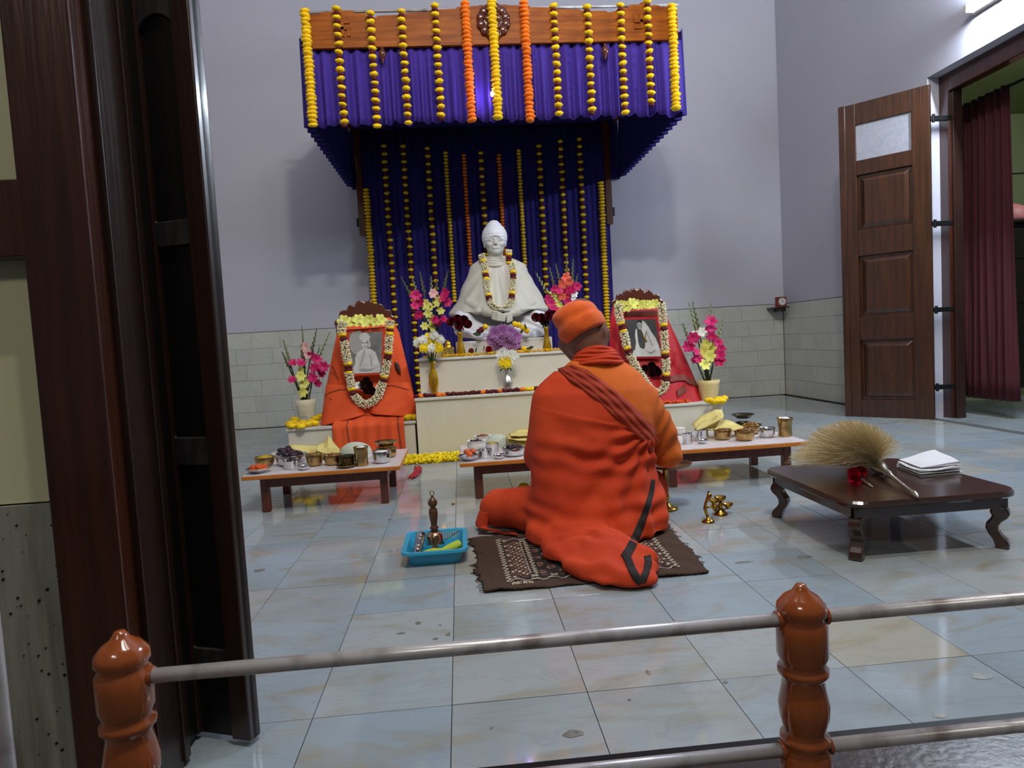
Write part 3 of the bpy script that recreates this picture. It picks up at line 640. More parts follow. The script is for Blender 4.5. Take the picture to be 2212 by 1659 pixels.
# gladioli in woven pots on the plinths
pb=fl(660,903,PZ); s_=pb.y/FPX
t=thing('flower_pot','white woven pot of magenta and pale yellow gladioli left of the orange throne','flower pot',(pb.x,pb.y+.05,PZ+.002),'gladioli arrangements')
POTP=[(.062,0),(.072,.02),(.080,.10),(.084,.15),(.078,.15),(.074,.11),(.06,.10)]
mk('pot',G().lathe(POTP,28,Matrix.Translation((pb.x,pb.y+.05,PZ+.002)),cap=False),M_pot,t,smooth=True)
bouquet(t,pb.y+.05,(pb.x,pb.y+.05,PZ+.11),cr([(300,600),(435,615),(550,650),(130,720),(460,770),(120,830),(290,760)],4.147,580,560),
 cr([(220,930,'g'),(210,1080,'g'),(390,860,'g'),(430,900,'g'),(410,970,'g'),(470,980,'g'),(495,960,'g'),(400,1060,'g'),(450,1110,'g'),(490,1030,'g'),(290,930,'g'),(340,790,'p'),(350,850,'p'),(300,990,'y'),(290,1050,'y'),(325,1120,'y'),(300,1190,'y')],4.147,580,560),.044)
pb=Vector((at(1531,856,5.10).x,5.10,PZ))
t=thing('flower_pot','cream woven pot of magenta and yellow gladioli right of the red throne','flower pot',(pb.x,pb.y,PZ+.002),'gladioli arrangements')
mk('pot',G().lathe([(.06,0),(.066,.02),(.082,.12),(.088,.152),(.082,.152),(.076,.11),(.06,.10)],28,Matrix.Translation((pb.x,pb.y+.0,PZ+.002)),cap=False),M_pot2,t,smooth=True)
bouquet(t,pb.y,(pb.x,pb.y,PZ+.12),cr([(1360,390),(1390,370),(1560,390),(1670,530),(1300,570),(1600,540)],4.1477,1160,560),
 cr([(1400,700,'g'),(1380,780,'g'),(1420,830,'g'),(1410,890,'g'),(1450,900,'g'),(1560,560,'g'),(1550,620,'g'),(1570,690,'g'),(1620,750,'g'),(1650,800,'g'),(1640,860,'g'),(1640,910,'g'),(1340,780,'g'),(1520,760,'y'),(1500,830,'y'),(1550,870,'y'),(1500,945,'y'),(1565,800,'y'),(1480,655,'w'),(1420,690,'w')],4.1477,1160,560),.044)
# vases behind, on the altar top
ZT=AZ2
pv=Vector((at(935,720,5.75).x,5.75,ZT))
t=thing('flower_vase','white boxy vase of magenta and pale yellow gladioli left of the statue','vase',tuple(pv),'gladioli arrangements')
mk('vase_body',G().lathe([(.06,0),(.07,.03),(.085,.12),(.088,.16),(.08,.16),(.07,.10)],20,Matrix.Translation(pv),cap=False),M_slab,t,smooth=True)
bouquet(t,5.72,tuple(pv+Vector((0,0,.12))),cr([(65,570),(165,570),(235,520),(335,560),(385,590),(470,560),(490,510)],4.1475,850,460),
 cr([(200,740,'g'),(190,830,'g'),(220,910,'g'),(470,710,'g'),(450,760,'g'),(480,800,'g'),(240,790,'g'),(370,960,'g'),(400,975,'g'),(450,955,'g'),(350,720,'p'),(290,820,'y'),(330,850,'y'),(310,900,'y'),(340,960,'y'),(400,800,'y'),(420,880,'y'),(280,1015,'y'),(340,1030,'y')],4.1475,850,460),.043)
pv=Vector((at(1228,700,5.75).x,5.75,ZT))
t=thing('flower_vase','vase of coral, magenta and white gladioli right of the statue','vase',tuple(pv),'gladioli arrangements')
mk('vase_body',G().lathe([(.06,0),(.07,.03),(.085,.12),(.088,.16),(.08,.16),(.07,.10)],20,Matrix.Translation(pv),cap=False),M_slab,t,smooth=True)
bouquet(t,5.72,tuple(pv+Vector((0,0,.12))),cr([(1270,530),(1395,480),(1450,450),(1550,390),(1610,410),(1650,540)],4.1475,850,460),
 cr([(1540,580,'c'),(1575,615,'c'),(1520,640,'c'),(1510,740,'c'),(1550,735,'c'),(1390,770,'g'),(1410,810,'g'),(1440,680,'g'),(1560,700,'g'),(1600,690,'g'),(1640,660,'g'),(1440,860,'g'),(1480,700,'g'),(1560,790,'g'),(1440,720,'y'),(1470,760,'y'),(1470,810,'y'),(1490,840,'y'),(1600,770,'w'),(1610,720,'w')],4.1475,850,460),.043)
# mums: many thin petals
def mum(m,seed,n=70):
    random.seed(seed); g_=G()
    for k in range(n):
        z=1-1.25*(k+.5)/n; a=k*2.39996; r=math.sqrt(max(0,1-z*z)); d=Vector((r*math.cos(a),r*math.sin(a),z)); s=random.uniform(.85,1.12)
        w_=Vector((-math.sin(a),math.cos(a),0))*.085; b0=d*.25; e=d*s; mi=d*s*.7
        g_.add([b0-w_*.5,b0+w_*.5,mi+w_,e+w_*.4+Vector((0,0,.05)),e-w_*.4+Vector((0,0,.05)),mi-w_],[(0,1,2,5),(5,2,3,4)])
    g_.ball((0,0,0),.55,8,6)
    return mesh('chrysanthemum',g_,m,False)
MU={'y':mum(mat('bright_yellow_mum',(250,224,24),.6),1),'w':mum(M_whitef,2),'p':mum(M_pur,3,110)}
def vase_with(name,label,cat,px,pyb,z,Y0_,prof,m,flowers,fr,grp=None,leaves=8,face=.5):
    b0=at(px,pyb,Y0_); b0=Vector((b0.x,Y0_,z+.001)); t=thing(name,label,cat,tuple(b0),grp)
    mk('vase_body',G().lathe(prof,28,Matrix.Translation(b0),cap=False),m,t,smooth=True)
    top=b0+Vector((0,0,max(p[1] for p in prof)))
    for px_,py_,k in flowers:
        p=at(px_,py_,Y0_+random.uniform(-.03,.03)); mk('stem',G().tube([top-Vector((0,0,.03)),top.lerp(p,.5),p],.003,5),M_leafg,t)
        src=MU[k] if k in MU else RS
        inst(src,'chrysanthemum' if k in MU else 'rose',t,p,face_cam(p,face),fr*random.uniform(.92,1.08))
    q=G(); 
    for k in range(leaves):
        a=2*PI*k/leaves+random.random(); e=top+Vector((fr*1.5*math.cos(a),fr*1.2*math.sin(a),random.uniform(-.02,.03)))
        sd=Vector((-math.sin(a),math.cos(a),0))*fr*.5
        mk('leaf',G().grid(lambda s,v:top.lerp(e,s)+sd*((v-.5)*math.sin(PI*min(1,s*.95+.05)))+Vector((0,0,.02*math.sin(PI*s))),5,2),M_leafg,t,smooth=True)
    return t
def rose(m,seed):
    random.seed(seed); g_=G()
    for ring,(n,r,h,tl) in enumerate(((3,.25,.95,.1),(4,.45,.9,.25),(5,.7,.75,.45),(6,.95,.55,.8))):
        for k in range(n):
            a=2*PI*k/n+ring*.7; wd=2*PI/n*.62
            g_.grid(lambda s,v:( (r*.5+r*.5*v+tl*.15*v*v)*math.cos(a+(s-.5)*2*wd), (r*.5+r*.5*v+tl*.15*v*v)*math.sin(a+(s-.5)*2*wd), -.3+(h+.3)*v-.12*abs(s-.5)*v+.05*math.sin(9*s+k)*v),5,3)
    g_.ball((0,0,-.1),(.5,.5,.4),8,5)
    return mesh('rose',g_,m)
RS=rose(M_rose,4); RS2=rose(M_rose2,5)
GV=[(.026,0),(.030,.01),(.022,.02),(.030,.06),(.040,.11),(.036,.16),(.022,.22),(.017,.255),(.024,.28),(.028,.29),(.024,.29),(.014,.25)]
GV=[(r*.95,z*.86) for r,z in GV]
vase_with('gold_vase','tall gold vase of yellow and white chrysanthemums on the left of the lower altar step','vase',938,845,AZ1,5.03,GV,M_gold,
 [(914,735,'w'),(925,730,'y'),(938,724,'w'),(952,734,'w'),(940,741,'y'),(916,752,'y'),(933,752,'w'),(948,752,'y'),(903,741,'w'),(930,738,'y')],.040)
SV=[(.042,0),(.044,.008),(.030,.02),(.042,.05),(.044,.07),(.030,.10),(.018,.125),(.024,.15),(.028,.16),(.022,.16),(.012,.12)]
vase_with('silver_vase','embossed silver vase with one yellow and two white chrysanthemums on the altar step','vase',1097,842,AZ1,5.02,SV,M_silver,[(1088,766,'w'),(1106,771,'w'),(1092,781,'y')],.055,leaves=4,face=.2)
BV=[(.030,0),(.034,.012),(.034,.035),(.022,.09),(.016,.14),(.020,.175),(.022,.185),(.017,.185),(.012,.13)]
vase_with('bud_vase','gold bud vase of dark red roses left of the statue lap','vase',996,763,AZ2,5.22,BV,M_gold,[(976,697,'r'),(988,690,'r'),(1002,692,'r'),(1010,700,'r'),(990,702,'r')],.034,'gold bud vases')
vase_with('bud_vase','gold bud vase of dark red roses between the statue and the orange cap','vase',1182,753,AZ2,5.22,BV,M_gold,[(1157,687,'r'),(1170,688,'r'),(1184,683,'r'),(1195,680,'r'),(1176,695,'r')],.034,'gold bud vases')
# mauve chrysanthemum bunch at the statue's lap
pc=at(1087,724,5.20); t=thing('flower_bunch','big bunch of mauve chrysanthemums laid at the lap of the statue','flowers',(pc.x,5.2,AZ2+.002))
for px,py in ((1070,718),(1087,713),(1103,718),(1065,730),(1082,728),(1100,732),(1113,726),(1077,742),(1095,744),(1110,740)):
    p=at(px,py+2,5.2+random.uniform(-.02,.04)); inst(MU['p'],'chrysanthemum',t,p,face_cam(p,.5),.056)
for k in range(5): 
    p=at(1087+k*4-8,748,5.2); mk('stem',G().tube([p,Vector((p.x+.01*k,5.24,AZ2+.004))],.004,6),M_stem,t)
# gilt box, white card box
gb=at(968,748,5.32)
t=thing('gilt_box','small gilt ornamented box beside the left gold bud vase','box',(gb.x,5.32,AZ2))
mk('box_body',G().box(gb.x-.05,gb.x+.045,5.29,5.36,AZ2+.001,AZ2+.075),mat('gilt_ornament',(176,146,70),.4,metal=.5,col2=(110,84,36),scale=60,bump=.6,bscale=120),t,bevel=.004)
mk('box_crest',G().lathe([(.03,0),(.022,.02),(.024,.035),(.008,.05),(.001,.06)],14,Matrix.Translation((gb.x,5.32,AZ2+.075)),cap=False),M_gold,t,smooth=True)
# loose petals and flower heads along the altar edges
def strip(name,label,x0,x1,y0,y1,z,n,m,s,grp=None,hz=.01,cat='petals'):
    q=G()
    for k in range(n):
        c=Vector((random.uniform(x0,x1),random.uniform(y0,y1),z+random.uniform(.001,hz))); a=random.uniform(0,6.3); e=Euler((random.uniform(-.5,.5),random.uniform(-.5,.5),a)).to_matrix()
        L=s*random.uniform(.7,1.3); w_=L*.35
        q.add([c+e@Vector(p) for p in ((-L,0,0),(-L*.2,-w_,.002),(L,0,.003),(-L*.2,w_,.002))],[(0,1,2,3)])
    return tag(mk(name,q,m),label,cat,grp,'stuff')
xa=at(948,770,5.13).x; strip('marigold_petals','band of yellow marigold petals along the edge of the upper altar step',xa-.12,AR-.06,5.115,5.19,AZ2,1500,M_yel,.011,hz=.022)
p0,p1=fl(885,1002),fl(1142,985); strip('marigold_petals','broad band of yellow petals on the floor in front of the altar',-.42,1.25,4.56,4.87,0,10000,mat('petal_yellow',(255,230,20),.6),.015,hz=.024)
t=thing('marigold_row','row of maroon and orange marigold heads along the lower altar step','garland',(AX,AF+.03,AZ1))
x=AL+.01
while x<AR-.01:
    k=random.choice('mmmoy' if x>.3 else 'mmmmo'); r=random.uniform(.016,.021); inst(random.choice(MG[k]),'marigold',t,(x,AF+.025+random.uniform(-.006,.006),AZ1+r*.72),(random.uniform(-.4,.4),random.uniform(-.4,.4),random.uniform(0,6)),(r*1.2,r*1.2,r*1.2)); x+=r*1.75
random.seed(9)
def heads(label,pts,z,r,col='y',grp='loose marigold heads',cat='flowers'):
    t=thing('marigold_flowers',label,cat,(fl(*pts[0],z).x,fl(*pts[0],z).y,z),grp)
    for px,py in pts:
        p=fl(px,py,z+r*.5); inst(random.choice(MG[col]),'marigold',t,(p.x,p.y,z+r*.62),(random.uniform(-.3,.3),random.uniform(-.3,.3),random.uniform(0,6)),r)
    return t
heads('yellow marigold heads around the white woven pot',[(626,917),(636,914),(645,919),(655,914),(664,917),(672,912),(679,915),(638,907),(683,905),(690,901),(650,921),(630,921)],PZ,.034)
heads('yellow marigold heads at the right foot of the orange throne',[(881,903),(899,902)],PZ,.036)
heads('yellow marigold heads under the cream woven pot',[(1532,866),(1541,868),(1550,864),(1558,868),(1563,862),(1546,869)],PZ,.034)
# offerings at the lap
t=thing('lap_flowers','scattered yellow, red and green offerings at the foot of the statue','flowers',(AX,5.3,AZ2),kind=None)
random.seed(31)
for px,py,k in ((1040,712,'m'),(1048,706,'y'),(1035,716,'m'),(1120,702,'y'),(1130,708,'y'),(1138,714,'y'),(1112,700,'y'),(1055,757,'m'),(1018,758,'m'),(1120,752,'m'),(1132,754,'y'),(1108,754,'y'),(1140,757,'m')):
    p=at(px,py,5.24); p.z=max(p.z,AZ2+.016); inst(random.choice(MG[k]),'marigold',t,p,face_cam(p,.3),.022)
for px,py in ((1030,722),(1125,718),(1135,705),(1028,757),(1045,752),(1145,752)):
    p=at(px,py,5.23); p.z=max(p.z,AZ2+.01); a=random.uniform(0,6)
    mk('leaf',G().grid(lambda s,v:p+Vector(((s-.5)*.07*math.cos(a),-.01,(s-.5)*.04*math.sin(a)))+Vector((0,-.004,(v-.5)*.03*math.sin(PI*s))),5,2),M_leafg,t,smooth=True)
inst(RS2,'rose',t,at(1056,756,5.17)+Vector((0,0,.004)),(PI/2.4,0,0),.024)
# ================================================================ jasmine garlands
def jasmine(label,group,path,secs,r,parent_loc,name='jasmine_garland'):
    # path: world points; secs: (fraction, kind) sequence boundaries; w=white buds, y=yellow ring, m=maroon
    t=thing(name,label,'garland',parent_loc,group); path=[Vector(p) for p in path]
    cum=[0]; 
    for a,b in zip(path[:-1],path[1:]): cum.append(cum[-1]+(b-a).length)
    T=cum[-1]
    def pt(s):
        s=max(0,min(T-1e-6,s)); i=max(k for k in range(len(cum)-1) if cum[k]<=s); u_=(s-cum[i])/(cum[i+1]-cum[i]); return path[i].lerp(path[i+1],u_),(path[i+1]-path[i]).normalized()
    mk('string',G().tube([pt(T*k/60)[0] for k in range(61)],.004,5),M_stem,t)
    f0=0
    for f1,k in secs:
        a,b=f0*T,f1*T; f0=f1
        if k=='w':
            q=G(); s=a
            while s<b:
                p,d=pt(s); n1=d.cross(Vector((0,1,0))); n1=n1 if n1.length>.1 else d.cross(Vector((1,0,0))); n1.normalize(); n2=d.cross(n1)
                for j in range(10):
                    an=2*PI*j/10+random.uniform(-.3,.3); o=(n1*math.cos(an)+n2*math.sin(an)); e=p+o*r*random.uniform(.85,1.15)+d*random.uniform(-.3,.3)*r; c=p+o*r*.25
                    sd=(d.cross(o))*r*.21; mi=c.lerp(e,.65); dd=d*r*.21
                    q.add([c,mi+sd,mi+dd,mi-sd,mi-dd,e],[(0,1,2),(0,2,3),(0,3,4),(0,4,1),(5,2,1),(5,3,2),(5,4,3),(5,1,4)])
                s+=r*.30
            if q.v: tag(mk('jasmine_buds',q,M_jas,t),kind='stuff')
        else:
            n=max(1,round((b-a)/(r*.8))) 
            for j in range(n):
                p,d=pt(a+(b-a)*(j+.5)/n); inst(random.choice(MG[k]),'marigold',t,p,d.to_track_quat('Z','Y').to_euler(),(r*.85,r*.85,r*.85))
    return t
# ================================================================ THRONES WITH PORTRAITS
def crest(t,pts,Y,thick=.03):
    # scalloped carved crest from arcs
    poly=[]
    for (ax_,ay),(bx,by) in zip(pts[:-1],pts[1:]):
        a=at(ax_,ay,Y); b=at(bx,by,Y); mx=(a+b)/2; n=Vector((-(b.z-a.z),0,(b.x-a.x))); 
        if n.z<0 and abs(n.z)>abs(n.x): n=-n
        L=(b-a).length; n.normalize()
        for k in range(7):
            s=k/7; p=a.lerp(b,s)+n*(L*.34*math.sin(PI*s)); poly.append((p.x,p.z))
    e=at(*pts[-1],Y); poly.append((e.x,e.z)); s0=at(*pts[0],Y); poly=poly+[(e.x-.01,s0.z-.35),(s0.x+.02,s0.z-.35)]
    m=Matrix(((1,0,0,0),(0,0,1,Y),(0,1,0,0),(0,0,0,1)))
    return mk('carved_back',G().prism(poly,m,thick),M_carve,t,bevel=.008)
def drape(t,name,L,R,y_top,y_bot,m,folds=9,amp=.012,parent=None,thick=.004,nv=34):
    # L,R: lists of (px,py) top->bottom for the left and right silhouettes, depth from y_top to y_bot
    def lerpl(A_,s):
        k=s*(len(A_)-1); i=min(int(k),len(A_)-2); f=k-i; return (A_[i][0]*(1-f)+A_[i+1][0]*f,A_[i][1]*(1-f)+A_[i+1][1]*f)
    def fn(u_,v_):
        Yv=y_top+(y_bot-y_top)*v_**1.0; a=at(*lerpl(L,v_),Yv); b=at(*lerpl(R,v_),Yv); p=a.lerp(b,u_)
        e=abs(2*u_-1); p.y+=.10*e**4*(.4+.6*v_)+amp*math.sin(u_*PI*2*folds+3*v_+1.4*math.sin(5*u_))*(v_**1.3)*(.35+e)
        return p
    return mk(name,G().grid(fn,90,nv),m,parent or t,smooth=True,thick=thick)
def picture(t,tl,tr,bl_,br,Y,bg,fr_m,layers):
    a,b,c,d=[at(*q,Y) for q in (tl,tr,bl_,br)]
    def P_(u_,v_,o=0): return a.lerp(b,u_).lerp(c.lerp(d,u_),v_)+Vector((0,-o,0))
    pf=mk('photo_frame',G().add([P_(-.08,-.06,.004),P_(1.08,-.06,.004),P_(1.08,1.06,.004),P_(-.08,1.06,.004)]+[P_(-.08,-.06,-.02),P_(1.08,-.06,-.02),P_(1.08,1.06,-.02),P_(-.08,1.06,-.02)],[(3,2,1,0),(4,5,6,7),(0,1,5,4),(1,2,6,5),(2,3,7,6),(3,0,4,7)]),fr_m,t,bevel=.003)
    ph=mk('photograph',G().add([P_(0,0,.006),P_(1,0,.006),P_(1,1,.006),P_(0,1,.006)],[(3,2,1,0)]),bg,pf)
    gm={}
    for i,(m,poly) in enumerate(layers):
        q=gm.setdefault(m.name,[m,G()])[1]; pts=[P_(x,y,.0064+.0003*i) for x,y in poly]; q.add(pts,[tuple(range(len(pts)-1,-1,-1))])
    for k,(m,q) in gm.items(): mk('photo_print',q,m,pf)
def oval(cx,cy,rx,ry,n=18,a0=0,a1=2*PI): return [(cx+rx*math.cos(a0+(a1-a0)*k/n),cy+ry*math.sin(a0+(a1-a0)*k/n)) for k in range(n)]
# --- left: orange throne
TY1=5.34
t=thing('throne','carved throne draped in orange cloth, holding a turbaned figure portrait','throne',(-.72,5.3,PZ),'portrait thrones')
crest(t,cr([(600,610),(632,535),(700,455),(770,415),(860,385),(950,412),(1045,450),(1105,500),(1125,570)],4.147,580,560),TY1+.03)
L=cr([(660,545),(610,640),(560,850),(500,1150),(470,1330),(440,1503)],4.147,580,560); Rr=cr([(1095,520),(1165,660),(1210,850),(1270,1100),(1310,1290),(1332,1405)],4.147,580,560)
yb_=fl(686,922,PZ).y
LD=[drape(t,'throne_cloth',L,Rr,TY1,5.04,M_orc,5,.012)]
LD.append(drape(t,'throne_cloth',cr([(508,1125),(480,1300),(462,1400),(440,1505)],4.147,580,560),cr([(800,1125),(850,1180),(870,1260),(880,1392)],4.147,580,560),5.13,5.00,M_orc,2,.006))
LD.append(drape(t,'throne_cloth',cr([(840,1125),(820,1200),(850,1300),(885,1390)],4.147,580,560),cr([(1262,1100),(1295,1220),(1315,1330),(1330,1410)],4.147,580,560),5.13,5.00,M_orc,2,.006))
# cloth hanging over the plinth front
h0,h1=at(717,911,4.945).x,at(872,905,4.945).x
def hang(s,v):
    x=h0+(h1-h0)*s; z=PZ+.055-(PZ+.03)*v; y=4.94-.012*math.sin(s*17)*v-.004*math.sin(s*40)
    if v<.2: y+= (0.2-v)*.6; 
    return (x,y,z)
hc=mk('hanging_cloth',G().grid(hang,60,16),M_orc,t,smooth=True,thick=.003)
for s in (.20,.91): mk('cloth_stripe',G().tube([Vector(hang(s+.03*v,v))+Vector((0,-.004,0)) for v in [k/14 for k in range(15)]],.005,6,flat=.5),M_bord,hc,smooth=True)
def bvh_obj(os_):
    V=[];F=[]
    for o in os_:
        n0=len(V); l=LOC[o.name]; V+=[v.co+l for v in o.data.vertices]; F+=[tuple(i+n0 for i in p.vertices) for p in o.data.polygons]
    return BVHTree.FromPolygons(V,F)
def hitb(bv,px,py,off=0,near=5.1):
    d=ray(px,py).normalized(); r=bv.ray_cast(EYE,d)
    return (r[0]-d*off) if r[0] is not None else bv.find_nearest(EYE+d*near)[0]-d*off
LBV=bvh_obj(LD)
def dense(a): return [(a[i][0]+(a[i+1][0]-a[i][0])*k/6,a[i][1]+(a[i+1][1]-a[i][1])*k/6) for i in range(len(a)-1) for k in range(6)]+[a[-1]]
for a in (cr([(498,1222),(560,1190),(640,1168),(700,1166)],4.147,580,560),cr([(1030,1140),(1110,1130),(1190,1150),(1262,1172)],4.147,580,560)):
    mk('border_line',G().tube([hitb(LBV,x,y,.004) for x,y in dense(a)],.006,6,flat=.5),M_bord,t,smooth=True)
PHL=[(M_photo,[(0,0),(1,0),(1,1),(0,1)]),(M_pg,oval(.25,.25,.28,.3)),(M_pw,[(.05,1),(.02,.86),(.12,.76),(.14,.6),(.22,.48),(.36,.42),(.5,.38),(.66,.42),(.8,.5),(.88,.68),(.95,.8),(.97,.93),(.93,1)]),
 (M_pw,[(.32,.12),(.36,.03),(.46,0),(.56,.03),(.62,.1),(.60,.2),(.64,.3),(.62,.38),(.55,.34),(.4,.22)]),(M_pg,oval(.46,.27,.125,.14)),(M_pw,oval(.45,.30,.09,.10)),(M_pw,oval(.46,.12,.17,.09)),(M_pd,oval(.41,.255,.035,.011)),(M_pd,oval(.51,.255,.035,.011)),(M_pd,oval(.455,.345,.035,.008)),
 (M_pg,[(.42,.42),(.46,.46),(.40,.62),(.28,.84),(.25,.84),(.36,.6)]),(M_pg,[(.6,.55),(.63,.55),(.7,.84),(.66,.84)]),(M_pg,[(.2,.90),(.42,.88),(.62,.9),(.82,.87),(.64,.94),(.4,.95)])]
pic=lambda *q:cr(q,4.147,580,560)
q4=pic((724,662),(1022,647),(752,1026),(1012,1014)); picture(t,*q4,5.10,M_photo,M_frame,PHL)
mk('ledge_cloth',G().tube([at(*pic((700,640))[0],5.12),at(*pic((870,628))[0],5.115),at(*pic((1045,612))[0],5.12)],.007,6),M_bord,t,smooth=True)
for px,py,rt in ((600,1015,.5),(1158,975,-.6)):
    c=hitb(LBV,px/4.147+580,py/4.147+560,.030); mk('dried_leaf',G().grid(lambda s,v:c+Vector(((s-.5)*.05*math.cos(rt)-(v-.5)*.05*math.sin(PI*min(1,s*.9+.1))*math.sin(rt),-.012*math.sin(PI*v),(s-.5)*-.10*math.cos(rt*.4)+(v-.5)*.04*math.sin(PI*s))),6,4),M_drleaf,t,smooth=True)
pth=[at(x/4.147+580,y/4.147+560,5.035) for x,y in ((672,560),(652,610),(662,680),(680,740),(688,820),(705,900),(715,960),(720,1030),(735,1100),(745,1165),(775,1230),(820,1280),(880,1305),(940,1275),(990,1215),(1015,1140),(1030,1080),(1048,1000),(1060,930),(1072,860),(1078,760),(1082,690),(1088,620),(1090,545))]
jasmine('long cream jasmine garland looped round the turbaned figure portrait','portrait garlands',pth,[(.065,'w'),(.08,'y'),(.11,'m'),(.225,'w'),(.24,'y'),(.275,'m'),(.285,'y'),(.365,'w'),(.38,'y'),(.41,'m'),(.66,'w'),(.685,'m'),(.695,'y'),(.785,'w'),(.80,'m'),(.815,'m'),(.83,'y'),(.92,'w'),(.935,'y'),(.955,'m'),(.965,'y'),(1,'w')],.034,tuple(pth[12]))
def flowrow(label,pts,s,ox,oy,Y,k,r):
    P0=at(pts[0][0]/s+ox,pts[0][1]/s+oy,Y); t=thing('flower_row',label,'flowers',tuple(P0),'flowers topping the portraits')
    for x,y in pts:
        p=at(x/s+ox,y/s+oy,Y+random.uniform(-.01,.01)); inst(random.choice(GF[k]),'flower',t,p,face_cam(p,.35),r*random.uniform(.85,1.15))
flowrow('pale yellow gladiolus heads along the top of the orange throne',[(678,555),(745,560),(810,550),(860,560),(908,545),(955,560),(1000,545)],4.147,580,560,5.07,'y',.044)
def dark_posy(label,pts,s,ox,oy,Y):
    P0=at(pts[0][0]/s+ox,pts[0][1]/s+oy,Y); t=thing('dark_rose_posy',label,'flowers',tuple(P0),'posies on the portraits')
    for i,(x,y) in enumerate(pts):
        p=at(x/s+ox,y/s+oy,Y+.01*(i%2)); inst(RSD,'rose',t,p,face_cam(p,.4),.03)
    for x,y in ((pts[0][0]-70,pts[0][1]+40),(pts[-1][0]+60,pts[-1][1]-20)): 
        p=at(x/s+ox,y/s+oy,Y); inst(GF['w'][0],'flower',t,p,face_cam(p,.4),.03)
RSD=rose(mat('black_red_rose',(58,14,20),.5,col2=(34,10,12),scale=40),8)
dark_posy('near-black roses pinned under the turbaned figure portrait',[(870,1090),(840,1130),(905,1130),(880,1170),(925,1175)],4.147,580,560,5.05)
# --- right: red throne
t=thing('throne','carved throne draped in red silk, holding a veiled figure portrait','throne',(1.4,5.3,PZ),'portrait thrones')
crest(t,cr([(676,425),(708,355),(770,312),(835,285),(895,272),(960,292),(1045,318),(1105,355),(1122,410)],4.1477,1160,560),TY1+.03)
rdr=drape(t,'throne_cloth',cr([(690,410),(672,520),(668,700),(660,900),(655,1100),(650,1380)],4.1477,1160,560),cr([(1112,400),(1180,520),(1270,700),(1380,930),(1470,1120),(1556,1335)],4.1477,1160,560),TY1,4.985,M_red,5,.014)
mk('brown_band',G().grid(lambda s,v:at((780+300*s)/4.1477+1160,(468+12*math.sin(2*s)*0-14*s+62*v)/4.1477+560,5.125),10,3),M_bord,t,smooth=True,thick=.004)
bp_=[(1195,1075),(1260,1062),(1330,1060),(1350,1082),(1420,1108),(1468,1122)]
RBV=bvh_obj([rdr])
def bandf(s,v):
    k=s*(len(bp_)-1); i=min(int(k),len(bp_)-2); f=k-i; x=bp_[i][0]*(1-f)+bp_[i+1][0]*f; y=bp_[i][1]*(1-f)+bp_[i+1][1]*f
    return hitb(RBV,(x)/4.1477+1160,(y-28+56*v)/4.1477+560,.016)
mk('brown_band',G().grid(bandf,60,8),M_bord,t,smooth=True,thick=.004)
PHR=[(M_pw,[(.08,1),(.0,.98),(.03,.86),(.12,.80),(.20,.62),(.22,.42),(.27,.28),(.33,.24),(.30,.40),(.28,.62),(.30,.76),(.44,.80),(.50,.70),(.52,.52),(.50,.38),(.44,.20),(.46,.08),(.52,.02),(.62,.06),(.72,.2),(.80,.36),(.90,.5),(.97,.7),(1,.86),(1,1)]),
 (M_pg,oval(.44,.17,.085,.11)),(M_pd,[(.36,.10),(.40,.03),(.50,.0),(.55,.05),(.52,.12),(.46,.07)]),(M_pd,oval(.41,.155,.025,.01)),(M_pd,oval(.49,.155,.025,.01)),(M_pd,oval(.45,.225,.02,.007)),
 (M_pg,[(.60,.3),(.64,.3),(.76,.7),(.72,.72)]),(M_pg,[(.50,.86),(.66,.88),(.86,.80),(.80,.88),(.64,.94)]),(M_gold,[(.38,.34),(.40,.34),(.52,.5),(.60,.34),(.62,.35),(.54,.54),(.50,.54)]),(M_gold,oval(.54,.58,.05,.04))]
q4=[(x/4.1477+1160,y/4.1477+560) for x,y in ((786,542),(1062,536),(862,872),(1110,870))]
picture(t,*q4,5.10,M_photo2,M_red,PHR)
pth=[at(x/4.1477+1160,y/4.1477+560,5.035) for x,y in ((740,405),(722,440),(735,500),(750,560),(765,610),(785,680),(800,760),(815,815),(835,860),(860,910),(890,970),(930,1030),(985,1120),(1030,1180),(1080,1200),(1130,1170),(1150,1120),(1155,1060),(1158,1000),(1155,930),(1150,870),(1148,800),(1142,720),(1138,640),(1132,580),(1128,520),(1120,440),(1110,400))]
jasmine('long cream jasmine garland looped round the veiled figure portrait','portrait garlands',pth,[(.095,'w'),(.105,'y'),(.135,'m'),(.145,'y'),(.225,'w'),(.235,'y'),(.265,'m'),(.60,'w'),(.63,'m'),(.645,'y'),(.72,'w'),(.745,'m'),(.755,'y'),(.86,'w'),(.885,'m'),(.90,'y'),(1,'w')],.034,tuple(pth[14]))
flowrow('pale yellow gladiolus heads along the top of the red throne',[(735,412),(800,420),(850,400),(885,405),(930,410),(975,405),(1020,405),(1062,398)],4.1477,1160,560,5.07,'y',.042)
dark_posy('near-black roses pinned under the veiled figure portrait',[(965,985),(1025,955),(1070,990),(1040,1020),(1085,1010)],4.1477,1160,560,5.05)
strip('marigold_petals','heap of orange yellow petals on the plinth under the red silk',1.30,1.70,4.97,5.06,PZ,500,M_ora,.012,hz=.02)
